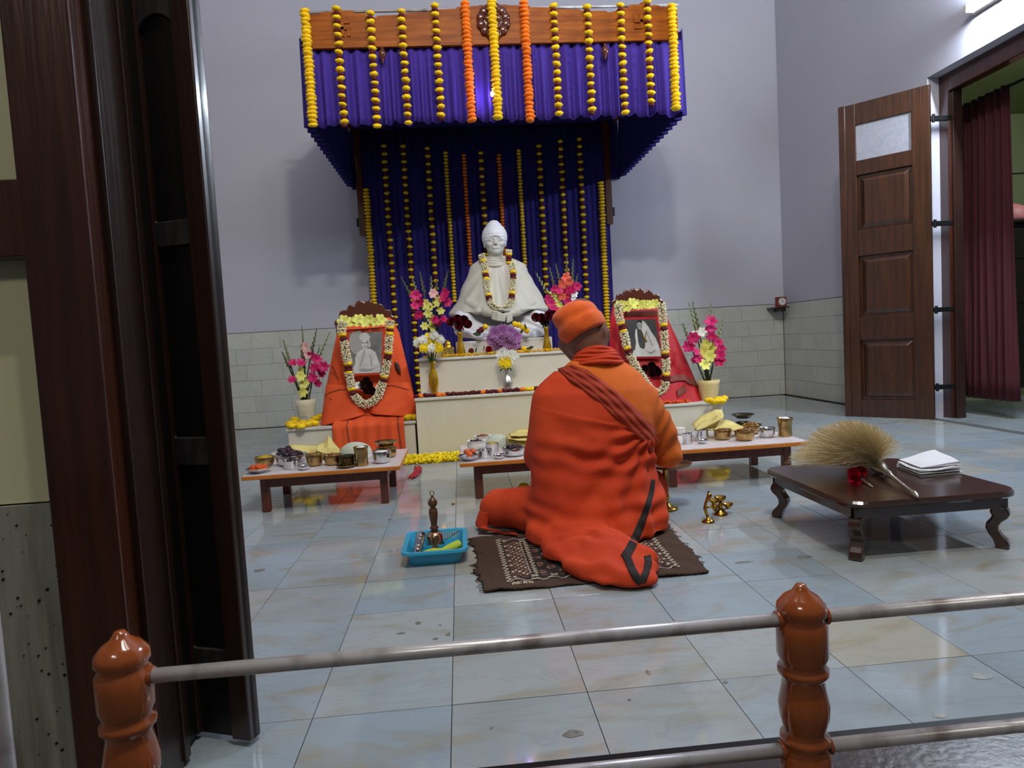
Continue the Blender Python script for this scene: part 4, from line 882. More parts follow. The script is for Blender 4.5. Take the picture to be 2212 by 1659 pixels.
# ================================================================ LOW TABLES WITH OFFERINGS
TZ=.2
def low_table(label,x0,x1,y0,y1):
    t=thing('low_table',label,'table',((x0+x1)/2,(y0+y1)/2,0),'low offering tables')
    mk('tabletop',G().box(x0,x1,y0,y1,TZ-.022,TZ-.002),M_tedge,t,bevel=.003)
    mk('laminate_sheet',G().box(x0+.003,x1-.003,y0+.003,y1-.003,TZ-.002,TZ),M_laminate,t)
    ix,iy=.075,.06
    mk('apron',G().box(x0+ix+.01,x1-ix-.01,y0+iy,y0+iy+.018,TZ-.075,TZ-.022),M_tleg,t,bevel=.002)
    mk('apron',G().box(x0+ix+.01,x1-ix-.01,y1-iy-.018,y1-iy,TZ-.075,TZ-.022),M_tleg,t,bevel=.002)
    mk('apron',G().box(x0+ix,x0+ix+.018,y0+iy+.01,y1-iy-.01,TZ-.075,TZ-.022),M_tleg,t,bevel=.002)
    mk('apron',G().box(x1-ix-.018,x1-ix,y0+iy+.01,y1-iy-.01,TZ-.075,TZ-.022),M_tleg,t,bevel=.002)
    for xx in (x0+ix-.003,x1-ix-.037):
        for yy in (y0+iy-.004,y1-iy-.036): mk('leg',G().box(xx,xx+.04,yy,yy+.04,.0008,TZ-.022),M_tleg,t,bevel=.003)
low_table('low white-topped table in front of the orange throne',-1.115,-.335,3.42,3.98)
low_table('low white-topped table between the altar and the monk',-.035,.80,3.37,3.96)
low_table('low white-topped table in front of the red throne',.955,1.745,3.31,3.86)
def prof(kind,r,h):
    w=.0022
    if kind=='bowl': o=[(r*.62,0),(r*.80,h*.10),(r*.93,h*.35),(r*.97,h*.75),(r,h)]
    elif kind=='cup': o=[(r*.90,0),(r*.96,h*.05),(r*.96,h*.95),(r,h)]
    elif kind=='dish': o=[(r*.55,0),(r*.62,h*.1),(r*.85,h*.7),(r,h)]
    elif kind=='pot': o=[(r*.55,0),(r*.9,h*.25),(r*.98,h*.5),(r*.88,h*.80),(r*.92,h*.9),(r,h)]
    elif kind=='tumbler': o=[(r*.84,0),(r*.86,h*.05),(r*.82,h*.45),(r*.88,h*.8),(r,h)]
    elif kind=='katori': o=[(r*.5,0),(r*.85,h*.25),(r*.97,h*.6),(r,h)]
    return o+[(r-.0008,h+.0015),(r-w*1.2,h)]+[(max(.001,a-w*1.6),max(b,w)) for a,b in o[::-1]]
VM={'s':M_steel,'b':M_bronze,'w':mat('white_glazed',(226,224,220),.3),'d':mat('dark_bronze',(66,60,40),.35,metal=.8),'k':M_silver}
def pile(q,c,r,h,kind,n):
    if kind in 'ywcg': q.ball(c,(r,r,h),18,8,jit=.06)
    else:
        q.ball(c,(r*.95,r*.95,h*.5),14,6,jit=.05)
        for k in range(n):
            a=k*2.4; rr_=r*.75*math.sqrt((k+.3)/n); s=r*random.uniform(.20,.32)
            q.ball(c+Vector((rr_*math.cos(a),rr_*math.sin(a),h*.5*(1-(rr_/r)**2)+s*.25)),(s,s*random.uniform(.7,1.1),s*random.uniform(.5,.9)),7,5,jit=.12)
FN={'y':'yellow rice','o':'orange sweets','b':'brown fried curry','p':'dark purple curry','w':'white rice','g':'dark green curry','c':'white curd','n':'golden brown fritters'}
def vessel(label,kind,cx,yb,wp,hp,m,food=None,grp='offering vessels on the left table',cat='bowl',z=TZ,flabel=None,heap=.35,base=None):
    p=fl(cx,yb,z) if base is None else Vector(base); s=p.y/FPX; r=wp*s/2; rb=r*{'bowl':.62,'cup':.9,'dish':.55,'pot':.55,'tumbler':.84,'katori':.5}[kind]
    dep=(EYE.z-z)/p.y; h=max(.012,hp*s-(r+rb)*dep)
    c=Vector((p.x,p.y+(rb if base is None else 0),z+.0008))
    nm={'bowl':'steel_bowl','cup':'steel_cup','dish':'shallow_dish','pot':'white_pot','tumbler':'tumbler','katori':'small_bowl'}[kind]
    if m=='b' and kind=='bowl': nm='brass_bowl'
    o=mk(nm,G().lathe(prof(kind,r,h),32,Matrix.Translation(c),cap=False),VM[m],smooth=True); tag(o,label,cat,grp)
    if food:
        q=G(); pile(q,c+Vector((0,0,h*.82)),r*.80,max(r*heap,h*.24),food,12)
        tag(mk('food',q,M_food[food],smooth=True),flabel or (FN[food]+' inside the '+label),'food',kind='stuff')
    return c,r,h
random.seed(77); LT='offering vessels on the left table'
def sheet(label,top,bot,Y0_,Y1_,grp,seed=0):
    def fn(a,b):
        p=at(*pl0(top,a),Y0_).lerp(at(*pl0(bot,a),Y1_),b); p.z=max(p.z,TZ+.006)+.004*math.sin(a*9+seed)*(1-b)+.003*math.sin(b*7+a*5); p.y-=.02*math.sin(PI*b)*(1+.4*math.sin(a*6+seed)); return p
    tag(mk('fried_bread',G().grid(fn,24,8),M_food['f'],smooth=True,thick=.004),label,'bread',grp)
def pl0(A,s):
    k=s*(len(A)-1); i=min(int(k),len(A)-2); f=k-i; return A[i][0]*(1-f)+A[i+1][0]*f,A[i][1]*(1-f)+A[i+1][1]*f
vessel('bronze bowl at the far left end of the left table','katori',570,1009,42,25,'b','y')
vessel('shallow steel dish at the front left corner of the left table','dish',554,1024,54,17,'s','o',cat='dish')
vessel('white plate behind the large steel bowl on the left table','dish',620,987,74,15,'w','p',cat='plate')
vessel('large steel bowl of purple curry on the left table','bowl',626,1008,66,31,'s','p')
vessel('straight steel cup in front of the large steel bowl on the left table','cup',627,1015,36,23,'s','p',cat='cup')
vessel('tiny steel bowl beside the straight steel cup on the left table','katori',655,1016,26,13,'s')
vessel('brass bowl third from the tumbler on the left table','bowl',678,1008,36,30,'b','n')
vessel('brass bowl heaped with brown pieces left of the dark bowl','bowl',718,1006,38,27,'b','b')
vessel('dark green-filled bowl beside the tumbler on the left table','bowl',749,1007,36,26,'d','g')
vessel('flat bronze lid lying at the front of the left table','dish',746,1012,42,7,'b',cat='lid')
vessel('tall bronze tumbler on the left table','tumbler',780,1008,33,46,'b','c',cat='tumbler',heap=.1)
vessel('steel bowl right of the tumbler on the left table','bowl',824,1002,40,31,'s','c',heap=.12)
c,r,h=vessel('bronze bowl at the back right corner of the left table','bowl',834,990,46,26,'b','n')
vessel('wide bronze dish stacked on the back right bronze bowl','dish',834,970,50,16,'b',cat='dish',z=c.z+h+.010,base=(c.x,c.y,c.z+h+.010))
vessel('brass bowl behind the tumbler on the left table','bowl',700,992,34,24,'b','n')
sheet('long folded papad at the back of the left table',[(625,962),(652,963),(682,961),(700,957),(716,958)],[(640,972),(662,980),(690,983),(712,982),(728,978)],3.90,3.80,'papads on the left table')
sheet('upright corner of papad beside the rice mound on the left table',[(688,962),(700,953),(710,942),(720,955),(734,968)],[(684,974),(698,980),(710,982),(724,980),(736,976)],3.86,3.74,'papads on the left table',2)
q=G(); rp=fl(764,986,TZ); q.ball(rp+Vector((0,.08,.012)),(.09,.06,.058),22,12,jit=.03); tag(mk('rice_mound',q,M_food['w'],smooth=True),'mound of white rice at the back of the left table','rice',kind='stuff')
CT='offering vessels on the centre table'
vessel('shallow steel dish at the left end of the centre table','dish',1012,997,50,18,'s',None,CT,'dish')
for i,(px,py) in enumerate(((1009,981),(1022,980),(1015,987))):
    p=fl(px,py+8,TZ); tag(mk('sweet_ball',G().ball((p.x,p.y+.03,TZ+.026),(.017,.017,.016),14,8,jit=.02),M_food['o'],smooth=True),['orange-brown sweet ball left in the steel dish','orange-brown sweet ball right in the steel dish','orange-brown sweet ball nearest in the steel dish'][i],'sweet','sweet balls in the dish')
vessel('white pot nearer of two on the centre table','pot',1030,974,42,26,'w','p',CT,'pot',heap=.12)
vessel('white pot behind, further of two on the centre table','pot',1044,961,40,23,'w','b',CT,'pot',heap=.12)
vessel('steel cup beside the shallow dish on the centre table','cup',1049,991,33,23,'s',None,CT,'cup')
vessel('steel cup of yellow rice on the centre table','cup',1065,977,29,22,'s','y',CT,'cup')
vessel('tiny steel bowl at the front of the centre table','katori',1078,992,24,13,'s',None,CT)
vessel('large steel bowl of black curry on the centre table','bowl',1112,987,54,26,'s','p',CT)
q=G(); rp=fl(1078,972,TZ); q.ball(rp+Vector((0,.12,.012)),(.07,.05,.06),20,10,jit=.03); tag(mk('rice_mound',q,M_food['w'],smooth=True),'mound of white rice at the back of the centre table','rice',kind='stuff')
g3='papads on the centre table'
sheet('papad lowest of the stack on the centre table',[(1092,944),(1115,944),(1140,943),(1160,942)],[(1100,960),(1118,962),(1140,961),(1160,958)],3.80,3.66,g3)
sheet('papad in the middle of the stack on the centre table',[(1094,941),(1116,937),(1138,936),(1160,934)],[(1098,948),(1118,952),(1140,951),(1160,949)],3.80,3.64,g3,2)
sheet('papad topmost of the stack on the centre table',[(1100,936),(1118,929),(1140,926),(1158,925)],[(1104,942),(1120,943),(1140,941),(1160,939)],3.80,3.66,g3,4)
RT='offering vessels on the right table'
vessel('steel cup of dark curry nearest the elbow on the right table','cup',1489,960,23,27,'s','p',RT,'cup')
vessel('steel cup of dark curry second from the elbow on the right table','cup',1520,954,32,30,'s','p',RT,'cup')
vessel('small glass-like steel bowl at the front of the right table','katori',1520,959,22,12,'s',None,RT)
vessel('white cup behind the steel cups on the right table','pot',1472,940,24,18,'w','c',RT,'cup')
vessel('wide low brass bowl with lid knob on the right table','bowl',1566,951,40,28,'b','b',RT)
vessel('brass bowl heaped with brown pieces on the right table','bowl',1614,953,44,28,'b','b',RT,heap=.5)
vessel('brass bowl of fritters at the back of the right table','bowl',1630,938,42,26,'b','n',RT,heap=.6)
vessel('steel bowl beside the tumbler on the right table','bowl',1661,946,38,27,'s',None,RT)
c_=fl(1609,930,TZ); 
vessel('raised black steel dish at the back of the right table','dish',1609,912,50,14,'d',None,RT,'dish',z=TZ+.07,base=(c_.x,c_.y+.02,TZ+.07))
vessel('dark bowl carrying the raised black dish','bowl',1609,930,34,22,'d',None,RT,base=(c_.x,c_.y+.02,TZ))
vessel('tall bronze tumbler at the right end of the right table','tumbler',1703,944,35,47,'b','c',RT,'tumbler',heap=.1)
g3='papads on the right table'
sheet('large papad leaning up at the left of the right table',[(1494,918),(1512,903),(1530,892),(1545,884),(1558,886),(1562,896)],[(1500,926),(1516,930),(1532,926),(1545,918),(1554,908),(1560,902)],3.72,3.60,g3)
sheet('papad lying at the front of the right papad pile',[(1528,922),(1548,912),(1566,908),(1584,912),(1602,918)],[(1530,930),(1548,932),(1566,932),(1584,930),(1600,926)],3.68,3.56,g3,2)
sheet('rolled papad on the right table',[(1500,924),(1518,914),(1536,904),(1550,897)],[(1506,930),(1522,926),(1540,914),(1554,906)],3.62,3.54,g3,5)
# red cloth end beside the left table
def rc(s,v): return Vector((-.345+.045*s+.015*math.sin(v*4),4.42-.36*v,.006+.012*math.sin(s*6+v*9)**2))
tag(mk('red_cloth',G().grid(rc,14,24),M_rose2,smooth=True,thick=.004),'crumpled red cloth end on the floor beside the left table','cloth')
# ================================================================ BLUE BASKET AND CONTENTS
bx0,bx1=-.243,-.028; by0,by1=2.43,2.70; bh=.055
t=thing('plastic_basket','sky blue plastic basket on the floor left of the rug','basket',((bx0+bx1)/2,(by0+by1)/2,0))
def rring(x0,x1,y0,y1,r,z,n=5):
    o=[]
    for cx,cy,a0 in ((x1-r,y1-r,0),(x0+r,y1-r,PI/2),(x0+r,y0+r,PI),(x1-r,y0+r,1.5*PI)):
        for k in range(n+1): a=a0+PI/2*k/n; o.append((cx+r*math.cos(a),cy+r*math.sin(a),z))
    return o
def loft(g,rings,capend=True):
    n=len(rings[0]); v=[p for R_ in rings for p in R_]; f=[(i*n+k,i*n+(k+1)%n,(i+1)*n+(k+1)%n,(i+1)*n+k) for i in range(len(rings)-1) for k in range(n)]
    if capend: f.append(tuple(range(n-1,-1,-1))); 
    return g.add(v,f)
e=.018
mk('basket_tub',loft(G(),[rring(bx0+e,bx1-e,by0+e,by1-e,.02,.0006),rring(bx0+.004,bx1-.004,by0+.004,by1-.004,.028,bh),rring(bx0-.012,bx1+.012,by0-.012,by1+.012,.032,bh+.001),rring(bx0-.013,bx1+.013,by0-.013,by1+.013,.033,bh-.007),rring(bx0-.012,bx1+.012,by0-.012,by1+.012,.032,bh-.0075)]),M_blue,t,smooth=False,thick=.0022)
q=G()
for k in range(17): x=bx0+.055+k*.0095; q.box(x,x+.0052,by1-.013,by1-.0095,.012,bh-.004)
tag(mk('lattice_slots',q,mat('pale_slot',(190,196,190),.6),t),kind='stuff')
mk('divider',G().box(bx0+.012,bx1-.012,by0+.135,by0+.139,.002,.036),M_blue,t,bevel=.001)
tp_=Vector((at(940,1172,2.60).x,2.60,.003))
t=thing('hand_bell','brass hand bell with dark turned handle standing in the blue basket','bell',tuple(tp_))
mk('bell_cup',G().lathe([(.034,0),(.036,.003),(.030,.012),(.024,.03),(.022,.045),(.016,.055),(.006,.058),(.004,.064)],28,Matrix.Translation(tp_)@Matrix.Scale(1.36,4),cap=False),mat('bell_metal',(190,150,120),.2,metal=1),t,smooth=True)
mk('handle',G().lathe([(.006,.075),(.013,.080),(.009,.086),(.014,.092),(.010,.098),(.009,.104),(.011,.12),(.0135,.15),(.012,.165),(.007,.172),(.013,.182),(.0145,.192),(.010,.204),(.005,.210),(.004,.218)],20,Matrix.Translation(tp_+Vector((0,0,.0)))@Matrix.Diagonal((1.3,1.3,1.0,1)),cap=False),M_bellw,t,smooth=True)
mk('finial_ring',G().tube([tp_+Vector((.008*math.cos(a),0,.227+.009*math.sin(a))) for a in [2*PI*k/14 for k in range(15)]],.002,6),M_bronze,t,smooth=True)
a0,a1=at(890,1205,2.50),at(905,1155,2.62)
t=thing('metal_cylinder','ridged steel cylinder lying along the left side of the blue basket','cylinder',(-.21,2.55,.02))
A0,A1=Vector((-.205,2.475,.026)),Vector((-.192,2.60,.074)); d_=(A1-A0)
mk('body',G().tube([A0+d_*s for s in (0,.03,.06,.5,.94,.97,1)],[.016,.018,.0165,.0165,.0165,.018,.016],20),M_steel,t,smooth=True)
for s in (.2,.35,.65,.8): mk('ridge',G().tube([A0+d_*s,A0+d_*(s+.02)],.0176,20),M_silver,t,smooth=True)
pth=[Vector((-.178,2.495,.032)),Vector((-.145,2.49,.036)),Vector((-.11,2.495,.034)),Vector((-.075,2.505,.042)),Vector((-.045,2.52,.050))]
q=G().tube(pth,[.011,.0155,.013,.018,.019],14,flat=.8); random.seed(2); q.v=[(x+random.uniform(-.0012,.0012),y,z+random.uniform(-.0012,.0012)) for x,y,z in q.v]
tag(mk('rolled_cloth',q,M_lime,smooth=True),'rolled lime green cloth at the front of the blue basket','cloth')
tag(mk('thin_stick',G().tube([(-.10,2.60,.045),(-.045,2.66,.058)],.0016,6),M_bellw,smooth=True),'thin dark stick across the right of the blue basket','stick')
# ================================================================ RUG
fl4=[fl(1045,1283),fl(1533,1240),fl(1435,1133),fl(1022,1165)]
def rugp(s,t_):
    a=fl4[0].lerp(fl4[1],s); b=fl4[3].lerp(fl4[2],s); return a.lerp(b,t_)
def ragged(x,k): return .010*math.sin(x*11+k)+.006*math.sin(x*47+k*2)+.005*math.sin(x*171+k)+.004*math.sin(x*260)
def rug(s,t_):
    s2,t2=s,t_
    if s==0: s2=ragged(t_,1)*1.6
    if s==1: s2=1+ragged(t_,4)*.8
    if t_==0: t2=ragged(s,2)*.35
    p=rugp(s2,t2); p.z=.0045+.005*max(0,math.sin(s*9+1))*math.exp(-((t_)/.14)**2)+.003*math.sin(s*21+t_*13)**2; return p
def rugmat():
    m=bpy.data.materials.new('patterned_rug'); m.use_nodes=True; nt=m.node_tree; N=nt.nodes; L=nt.links; b=N['Principled BSDF']; b.inputs['Roughness'].default_value=.95
    ca=N.new('ShaderNodeVertexColor'); ca.layer_name='Col'; n=N.new('ShaderNodeTexNoise'); n.inputs['Scale'].default_value=220
    tc=N.new('ShaderNodeTexCoord'); L.new(tc.outputs['Object'],n.inputs['Vector'])
    mx=N.new('ShaderNodeMix'); mx.data_type='RGBA'; mx.blend_type='MULTIPLY'; mx.inputs[0].default_value=.55; L.new(ca.outputs[0],mx.inputs[6]); L.new(n.outputs[0],mx.inputs[7]); L.new(mx.outputs[2],b.inputs['Base Color'])
    bp=N.new('ShaderNodeBump'); bp.inputs['Strength'].default_value=.6; bp.inputs['Distance'].default_value=.004; L.new(n.outputs[0],bp.inputs['Height']); L.new(bp.outputs[0],b.inputs['Normal']); return m
NU,NV=300,230
q=G().grid(rug,NU,NV); ro=mk('patterned_rug',q,rugmat(),smooth=True,thick=.006); tag(ro,'brown fringed rug with cream zigzag pattern under the monk','rug')
me=ro.data; vc=me.color_attributes.new('Col','FLOAT_COLOR','POINT'); W_=.78; H_=.62
cols=np.zeros((len(me.vertices),4)); cols[:,3]=1
cr_,dk,wh,mr=lin((76,54,38))[:3],lin((38,28,24))[:3],lin((226,204,176))[:3],lin((110,58,48))[:3]
GL={'A':['010','101','111','101','101'],'K':['101','110','100','110','101'],'O':['111','101','101','101','111'],'N':['101','111','111','101','101']}
for j in range(NV+1):
    for i in range(NU+1):
        x=i/NU*W_; y=j/NV*H_; c=cr_
        x1=min(x,W_-x); y1=min(y,H_-y)
        if x1>.085 and y1>.055:
            c=dk; dx,dy=x1-.085,y1-.055
            # outer zigzags
            def zig(u_,v_,per,amp,wd): return abs(v_-amp*abs(((u_/per)%1)*2-1))<wd
            if dx<dy and dx<.022: c=wh if zig(y,dx,.028,.018,.0042) else dk
            elif dy<dx and dy<.034:
                k=(x/.062)%1; tt=min(1,max(0,(abs(k*2-1)-.2)*1.9)); c=wh if abs(dy-.008-.018*tt)<.0036 else dk
            elif dx<.04 or (dy<.065 and dy>.034):
                k=(x/.034)%1 if dy<dx else (y/.03)%1; v_=(dy-.05)/.012 if dy<dx else (dx-.031)/.008
                cell=int(x/.034) if dy<dx else int(y/.03)
                if cell%2: c=wh if abs(abs(k-.5)*2-abs(v_))<.28 and abs(k-.5)<.38 and abs(v_)<.8 else dk
                else: c=mr if (k-.5)**2*5+v_*v_<.7 else dk
            elif dx<.088: 
                k=math.sin(y*190)*math.sin(x*260)+.4*math.sin(y*90+x*130); c=wh if k>.55 else (mr if k<-.5 else cr_)
            elif dx<.10: c=wh if int(y/.012)%2 and dx<.094 else dk
            elif dx<.125: c=wh if zig(y,dx-.10,.026,.016,.0036) else dk
            else:
                k=math.sin(x*80)*math.sin(y*80); c=mr if k>.5 else (wh if .42<k<.5 else dk)
        # woven letters in the border
        lx=(x-.10)/.0048; ly=(y-.030)/.0046
        if 0<=ly<5 and 0<=lx<16:
            ch='AKON'[int(lx//4)]; cx_=int(lx%4)
            if cx_<3 and GL[ch][4-int(ly)][cx_]=='1': c=wh
        cols[j*(NU+1)+i,:3]=c
vc.data.foreach_set('color',cols.ravel())
q=G(); random.seed(12)
for k in range(46):
    s=random.choice((0,1)); p=rug(s,random.random()); sg=-1 if s==0 else 1
    L_=random.uniform(.008,.022); q.tube([p+Vector((-sg*.006,0,0)),p+Vector((sg*L_*.6,random.uniform(-.006,.006),-.002)),p+Vector((sg*L_,random.uniform(-.012,.012),-.004))],.0012,4)
tag(mk('fringe',q,M_rugb,ro),kind='stuff')
# ================================================================ ORNATE TABLE
OX0,OX1,OY0,OY1,OZ=1.235,1.85,2.10,2.76,.205
t=thing('carved_table','dark polished low table with rounded corners and scrolled legs','table',((OX0+OX1)/2,(OY0+OY1)/2,0))
mk('tabletop',loft(G(),[rring(OX0+.01,OX1-.01,OY0+.01,OY1-.01,.07,OZ-.026,8),rring(OX0,OX1,OY0,OY1,.08,OZ-.018,8),rring(OX0,OX1,OY0,OY1,.08,OZ-.008,8),rring(OX0+.006,OX1-.006,OY0+.006,OY1-.006,.076,OZ,8)],True).add(rring(OX0+.006,OX1-.006,OY0+.006,OY1-.006,.076,OZ,8),[tuple(range(36))]),M_orn,t)
ia=.035
for a in (dict(x0=OX0+ia,x1=OX1-ia,y0=OY0+ia,y1=OY0+ia+.02),dict(x0=OX0+ia,x1=OX1-ia,y0=OY1-ia-.02,y1=OY1-ia),dict(x0=OX0+ia,x1=OX0+ia+.02,y0=OY0+ia,y1=OY1-ia),dict(x0=OX1-ia-.02,x1=OX1-ia,y0=OY0+ia,y1=OY1-ia)):
    mk('apron',G().box(a['x0'],a['x1'],a['y0'],a['y1'],OZ-.065,OZ-.024),M_orn,t,bevel=.003)
def sleg(cx,cy,sx,sy):
    # scrolled leg: outline in the diagonal plane, extruded
    o=[(.000,.145),(.032,.145),(.040,.132),(.044,.118),(.036,.104),(.020,.090),(.010,.074),(.012,.058),(.022,.042),(.036,.028),(.042,.012),(.040,.0),(.004,.0),(.000,.012),(-.006,.030),(-.018,.048),(-.026,.066),(-.024,.084),(-.012,.100),(-.006,.112),(-.014,.122),(-.012,.134)]
    d=Vector((sx,sy,0)).normalized(); n=Vector((-d.y,d.x,0))
    m=Matrix(((d.x,0,n.x,cx-n.x*.022-d.x*.01),(d.y,0,n.y,cy-n.y*.022-d.y*.01),(0,1,0,.0008),(0,0,0,1)))
    mk('scrolled_leg',G().prism(o,m,.044),M_orn,t,bevel=.006)
for sx in (-1,1):
    for sy in (-1,1): sleg((OX0+.055) if sx<0 else (OX1-.055),(OY0+.055) if sy<0 else (OY1-.055),sx,sy)
# fly whisk: bush of hair with a silver handle
wt=fl(1984,1072,OZ+.012); wsock=fl(1888,1003,OZ+.03); wsock.z=OZ+.034; wt.z=OZ+.010
t=thing('fly_whisk','cream yak-hair fly whisk with silver handle on the dark carved table','fly whisk',tuple(wsock))
d_=(wt-wsock); pts=[wsock+d_*s for s in (0,.04,.08,.12,.18,.24,.30,.36,.44,.55,.70,.85,.92,.96,1.0)]
mk('handle',G().tube(pts,[.022,.030,.026,.020,.026,.018,.011,.015,.008,.007,.006,.0055,.010,.008,.001],18),M_silver,t,smooth=True)
q=G(); random.seed(44); 
dirm=(wsock-wt).normalized()
for k in range(6500):
    px=random.triangular(1692,1955,1835); top=906+((px-1835)/125)**2*58+max(0,(1760-px))*.25; u_=random.random()**.6; lim=1010 if px<1840 else 985; py=lim-(lim-top)*u_
    Yq=2.50+random.uniform(-.15,.15); tip=at(px,py,Yq)
    if tip.z<OZ+.006:
        tip=at(px,py,Yq); tip.z=OZ+.004+random.uniform(0,.01)
    b0=wsock+Vector((random.uniform(-.014,.014),random.uniform(-.014,.014),random.uniform(-.012,.014))); mid=b0.lerp(tip,.5)+Vector((random.uniform(-.03,.03),random.uniform(-.02,.02),random.uniform(.0,.035)))
    L0=b0; w_=Vector((random.uniform(-1,1),0,random.uniform(-1,1))).normalized()*.00042
    pp=[b0*(1-s)**2+mid*2*s*(1-s)+tip*s*s for s in (0,.25,.5,.75,1)]
    q.add([p for a in pp for p in (a-w_,a+w_)],[(2*i,2*i+1,2*i+3,2*i+2) for i in range(4)])
tag(mk('yak_hair',q,M_hair,t),kind='stuff')
# rose with foil stem
rp=fl(1852,1030,OZ+.02); t=thing('rose','deep red rose with foil-wrapped stem on the dark carved table','flower',tuple((rp.x,rp.y,OZ)))
for px,py in ((1845,1024),(1860,1018),(1848,1036)):
    p=fl(px,py,OZ+.024); inst(RS2,'rose_bloom',t,p,face_cam(p,.4),.021)
mk('foil_stem',G().tube([fl(1862,1035,OZ+.012),fl(1874,1044,OZ+.008),fl(1886,1052,OZ+.005)],[.005,.003,.001],8),M_silver,t,smooth=True)
# folded towel
T0=[fl(1935,1010,OZ),fl(1988,1031,OZ),fl(2080,1022,OZ),fl(2020,985,OZ)]
t=thing('folded_towel','folded white towel lying on the dark carved table','towel',tuple((T0[0]+T0[2])/2))
cxm=(T0[0]+T0[1]+T0[2]+T0[3])/4
for k in range(4):
    zb_=OZ+.001+k*.0095; off=.007*math.sin(k*2.3+1)
    def tw(s,v,k=k,zb_=zb_,off=off):
        a=T0[1].lerp(T0[2],s); b=T0[0].lerp(T0[3],s); p=a.lerp(b,v); p=cxm+(p-cxm)*(1-.03*k)+Vector((off,off,0)); 
        e_=(1-abs(2*s-1)**4)*(1-abs(2*v-1)**4); p.z=zb_+.002+.0065*e_+.004*math.sin(s*7+k)*math.sin(v*6+k)+(.010*s*(1-v) if k==3 else 0); return p
    q=G().grid(tw,26,20)
    def tb(s,v,k=k,zb_=zb_): p=Vector(tw(s,v)); p.z=zb_; return p
    q2=G().grid(tb,26,20); n0=len(q.v); q.v+=q2.v; q.f+=[tuple(i+n0 for i in f[::-1]) for f in q2.f]
    W1=27
    edge=[i for i in range(27)]+[i*W1+26 for i in range(1,21)]+[20*W1+i for i in range(25,-1,-1)]+[i*W1 for i in range(19,0,-1)]
    q.f+=[(edge[i],edge[(i+1)%len(edge)],edge[(i+1)%len(edge)]+n0,edge[i]+n0) for i in range(len(edge))]
    mk('towel_fold',q,M_towel,t,smooth=True)
# ================================================================ BRASS STAND AND LAMPS
sb=fl(1446,1117); sb=Vector((at(1440,1110,2.96).x,2.96,0)); t=thing('brass_stand','slim brass stand with tray right of the monk','stand',tuple(sb))
zt=at(1440,1012,2.9).z
mk('round_foot',G().lathe([(.050,.0006),(.052,.004),(.048,.010),(.030,.014),(.020,.020),(.016,.03)],32,Matrix.Translation(sb)),M_brass,t,smooth=True)
mk('column',G().lathe([(.016,.025),(.013,.04),(.017,.06),(.012,.075),(.011,.11),(.015,.118),(.011,.126),(.009,zt-.012),(.014,zt-.006)],20,Matrix.Translation(sb)),M_brass,t,smooth=True)
mk('tray',G().lathe([(.02,0),(.085,.002),(.10,.014),(.102,.016),(.098,.015),(.084,.005),(.02,.004)],32,Matrix.Translation(sb+Vector((.02,0,zt-.006))),cap=True),mat('copper_tray',(140,92,62),.3,metal=.8),t,smooth=True)
def lamp(px,py,label,two):
    b0=fl(px,py); t=thing('oil_lamp',label,'lamp',tuple(b0),'brass hand lamps'); T_=Matrix.Translation(b0)
    if not two:
        mk('foot',G().lathe([(.026,.0006),(.027,.004),(.020,.010),(.008,.016),(.005,.024)],24,T_),M_brass,t,smooth=True)
        mk('curved_handle',G().tube([b0+Vector(p) for p in ((0,0,.022),(-.008,0,.04),(-.012,0,.06),(-.008,0,.08),(.002,0,.098),(.010,0,.112),(.008,0,.124))],[.005,.007,.007,.006,.008,.011,.006],12),M_brass,t,smooth=True)
        mk('cup',G().lathe([(.008,0),(.016,.008),(.022,.02),(.020,.02),(.006,.006)],20,Matrix.Translation(b0+Vector((.030,.004,.072))),cap=False),M_brass,t,smooth=True)
        mk('arm',G().tube([b0+Vector((.030,.004,.072)),b0+Vector((.016,0,.066)),b0+Vector((-.010,0,.06))],.004,8),M_brass,t,smooth=True)
        mk('wick_tip',G().ball(b0+Vector((.006,0,.127)),(.006,.005,.004),8,6),M_pd,t,smooth=True)
    else:
        mk('foot',G().lathe([(.030,.0006),(.032,.005),(.024,.012),(.012,.022),(.008,.035),(.011,.042),(.007,.055)],24,T_),M_brass,t,smooth=True)
        for dx,dz,r in ((0,.062,.026),(.033,.030,.022),(-.026,.026,.018)):
            mk('cup',G().lathe([(.005,-.008),(r*.5,0),(r*.9,.008),(r,.018),(r*.94,.018),(r*.4,.003)],22,Matrix.Translation(b0+Vector((dx,0,dz))),cap=False),M_brass,t,smooth=True)
            if dx: mk('arm',G().tube([b0+Vector((dx*.2,0,dz-.006)),b0+Vector((dx*.7,0,dz-.008))],.004,8),M_brass,t,smooth=True)
lamp(1530,1128,'brass hand lamp with curved handle, nearer of two on the floor',False)
lamp(1557,1112,'brass three-cup oil lamp, further of two on the floor',True)
# small flower and leaves by the monk's left knee
t=thing('offering_flower','small yellow flower with green leaves on the floor by the monk\'s knee','flower',tuple(fl(1135,1058)))
p=fl(1132,1058); inst(MG['y'][0],'marigold',t,(p.x,p.y,.018),(0,0,0),.028)
for k in range(3): 
    a=k*1.3+.3; b0=Vector((p.x+.02,p.y,.02)); e_=b0+Vector((.05*math.cos(a),.03*math.sin(a),.03+.01*k))
    mk('leaf',G().grid(lambda s,v:b0.lerp(e_,s)+Vector((0,(v-.5)*.02*math.sin(PI*s),.004)),4,2),M_leafg,t,smooth=True)
tag(mk('flower_bit',G().ball(tuple(fl(979,1090)+Vector((0,0,.004))),(.009,.006,.004),10,6,jit=.2),M_food['n'],smooth=True),'tiny dry flower bit on the floor behind the bell','flower')
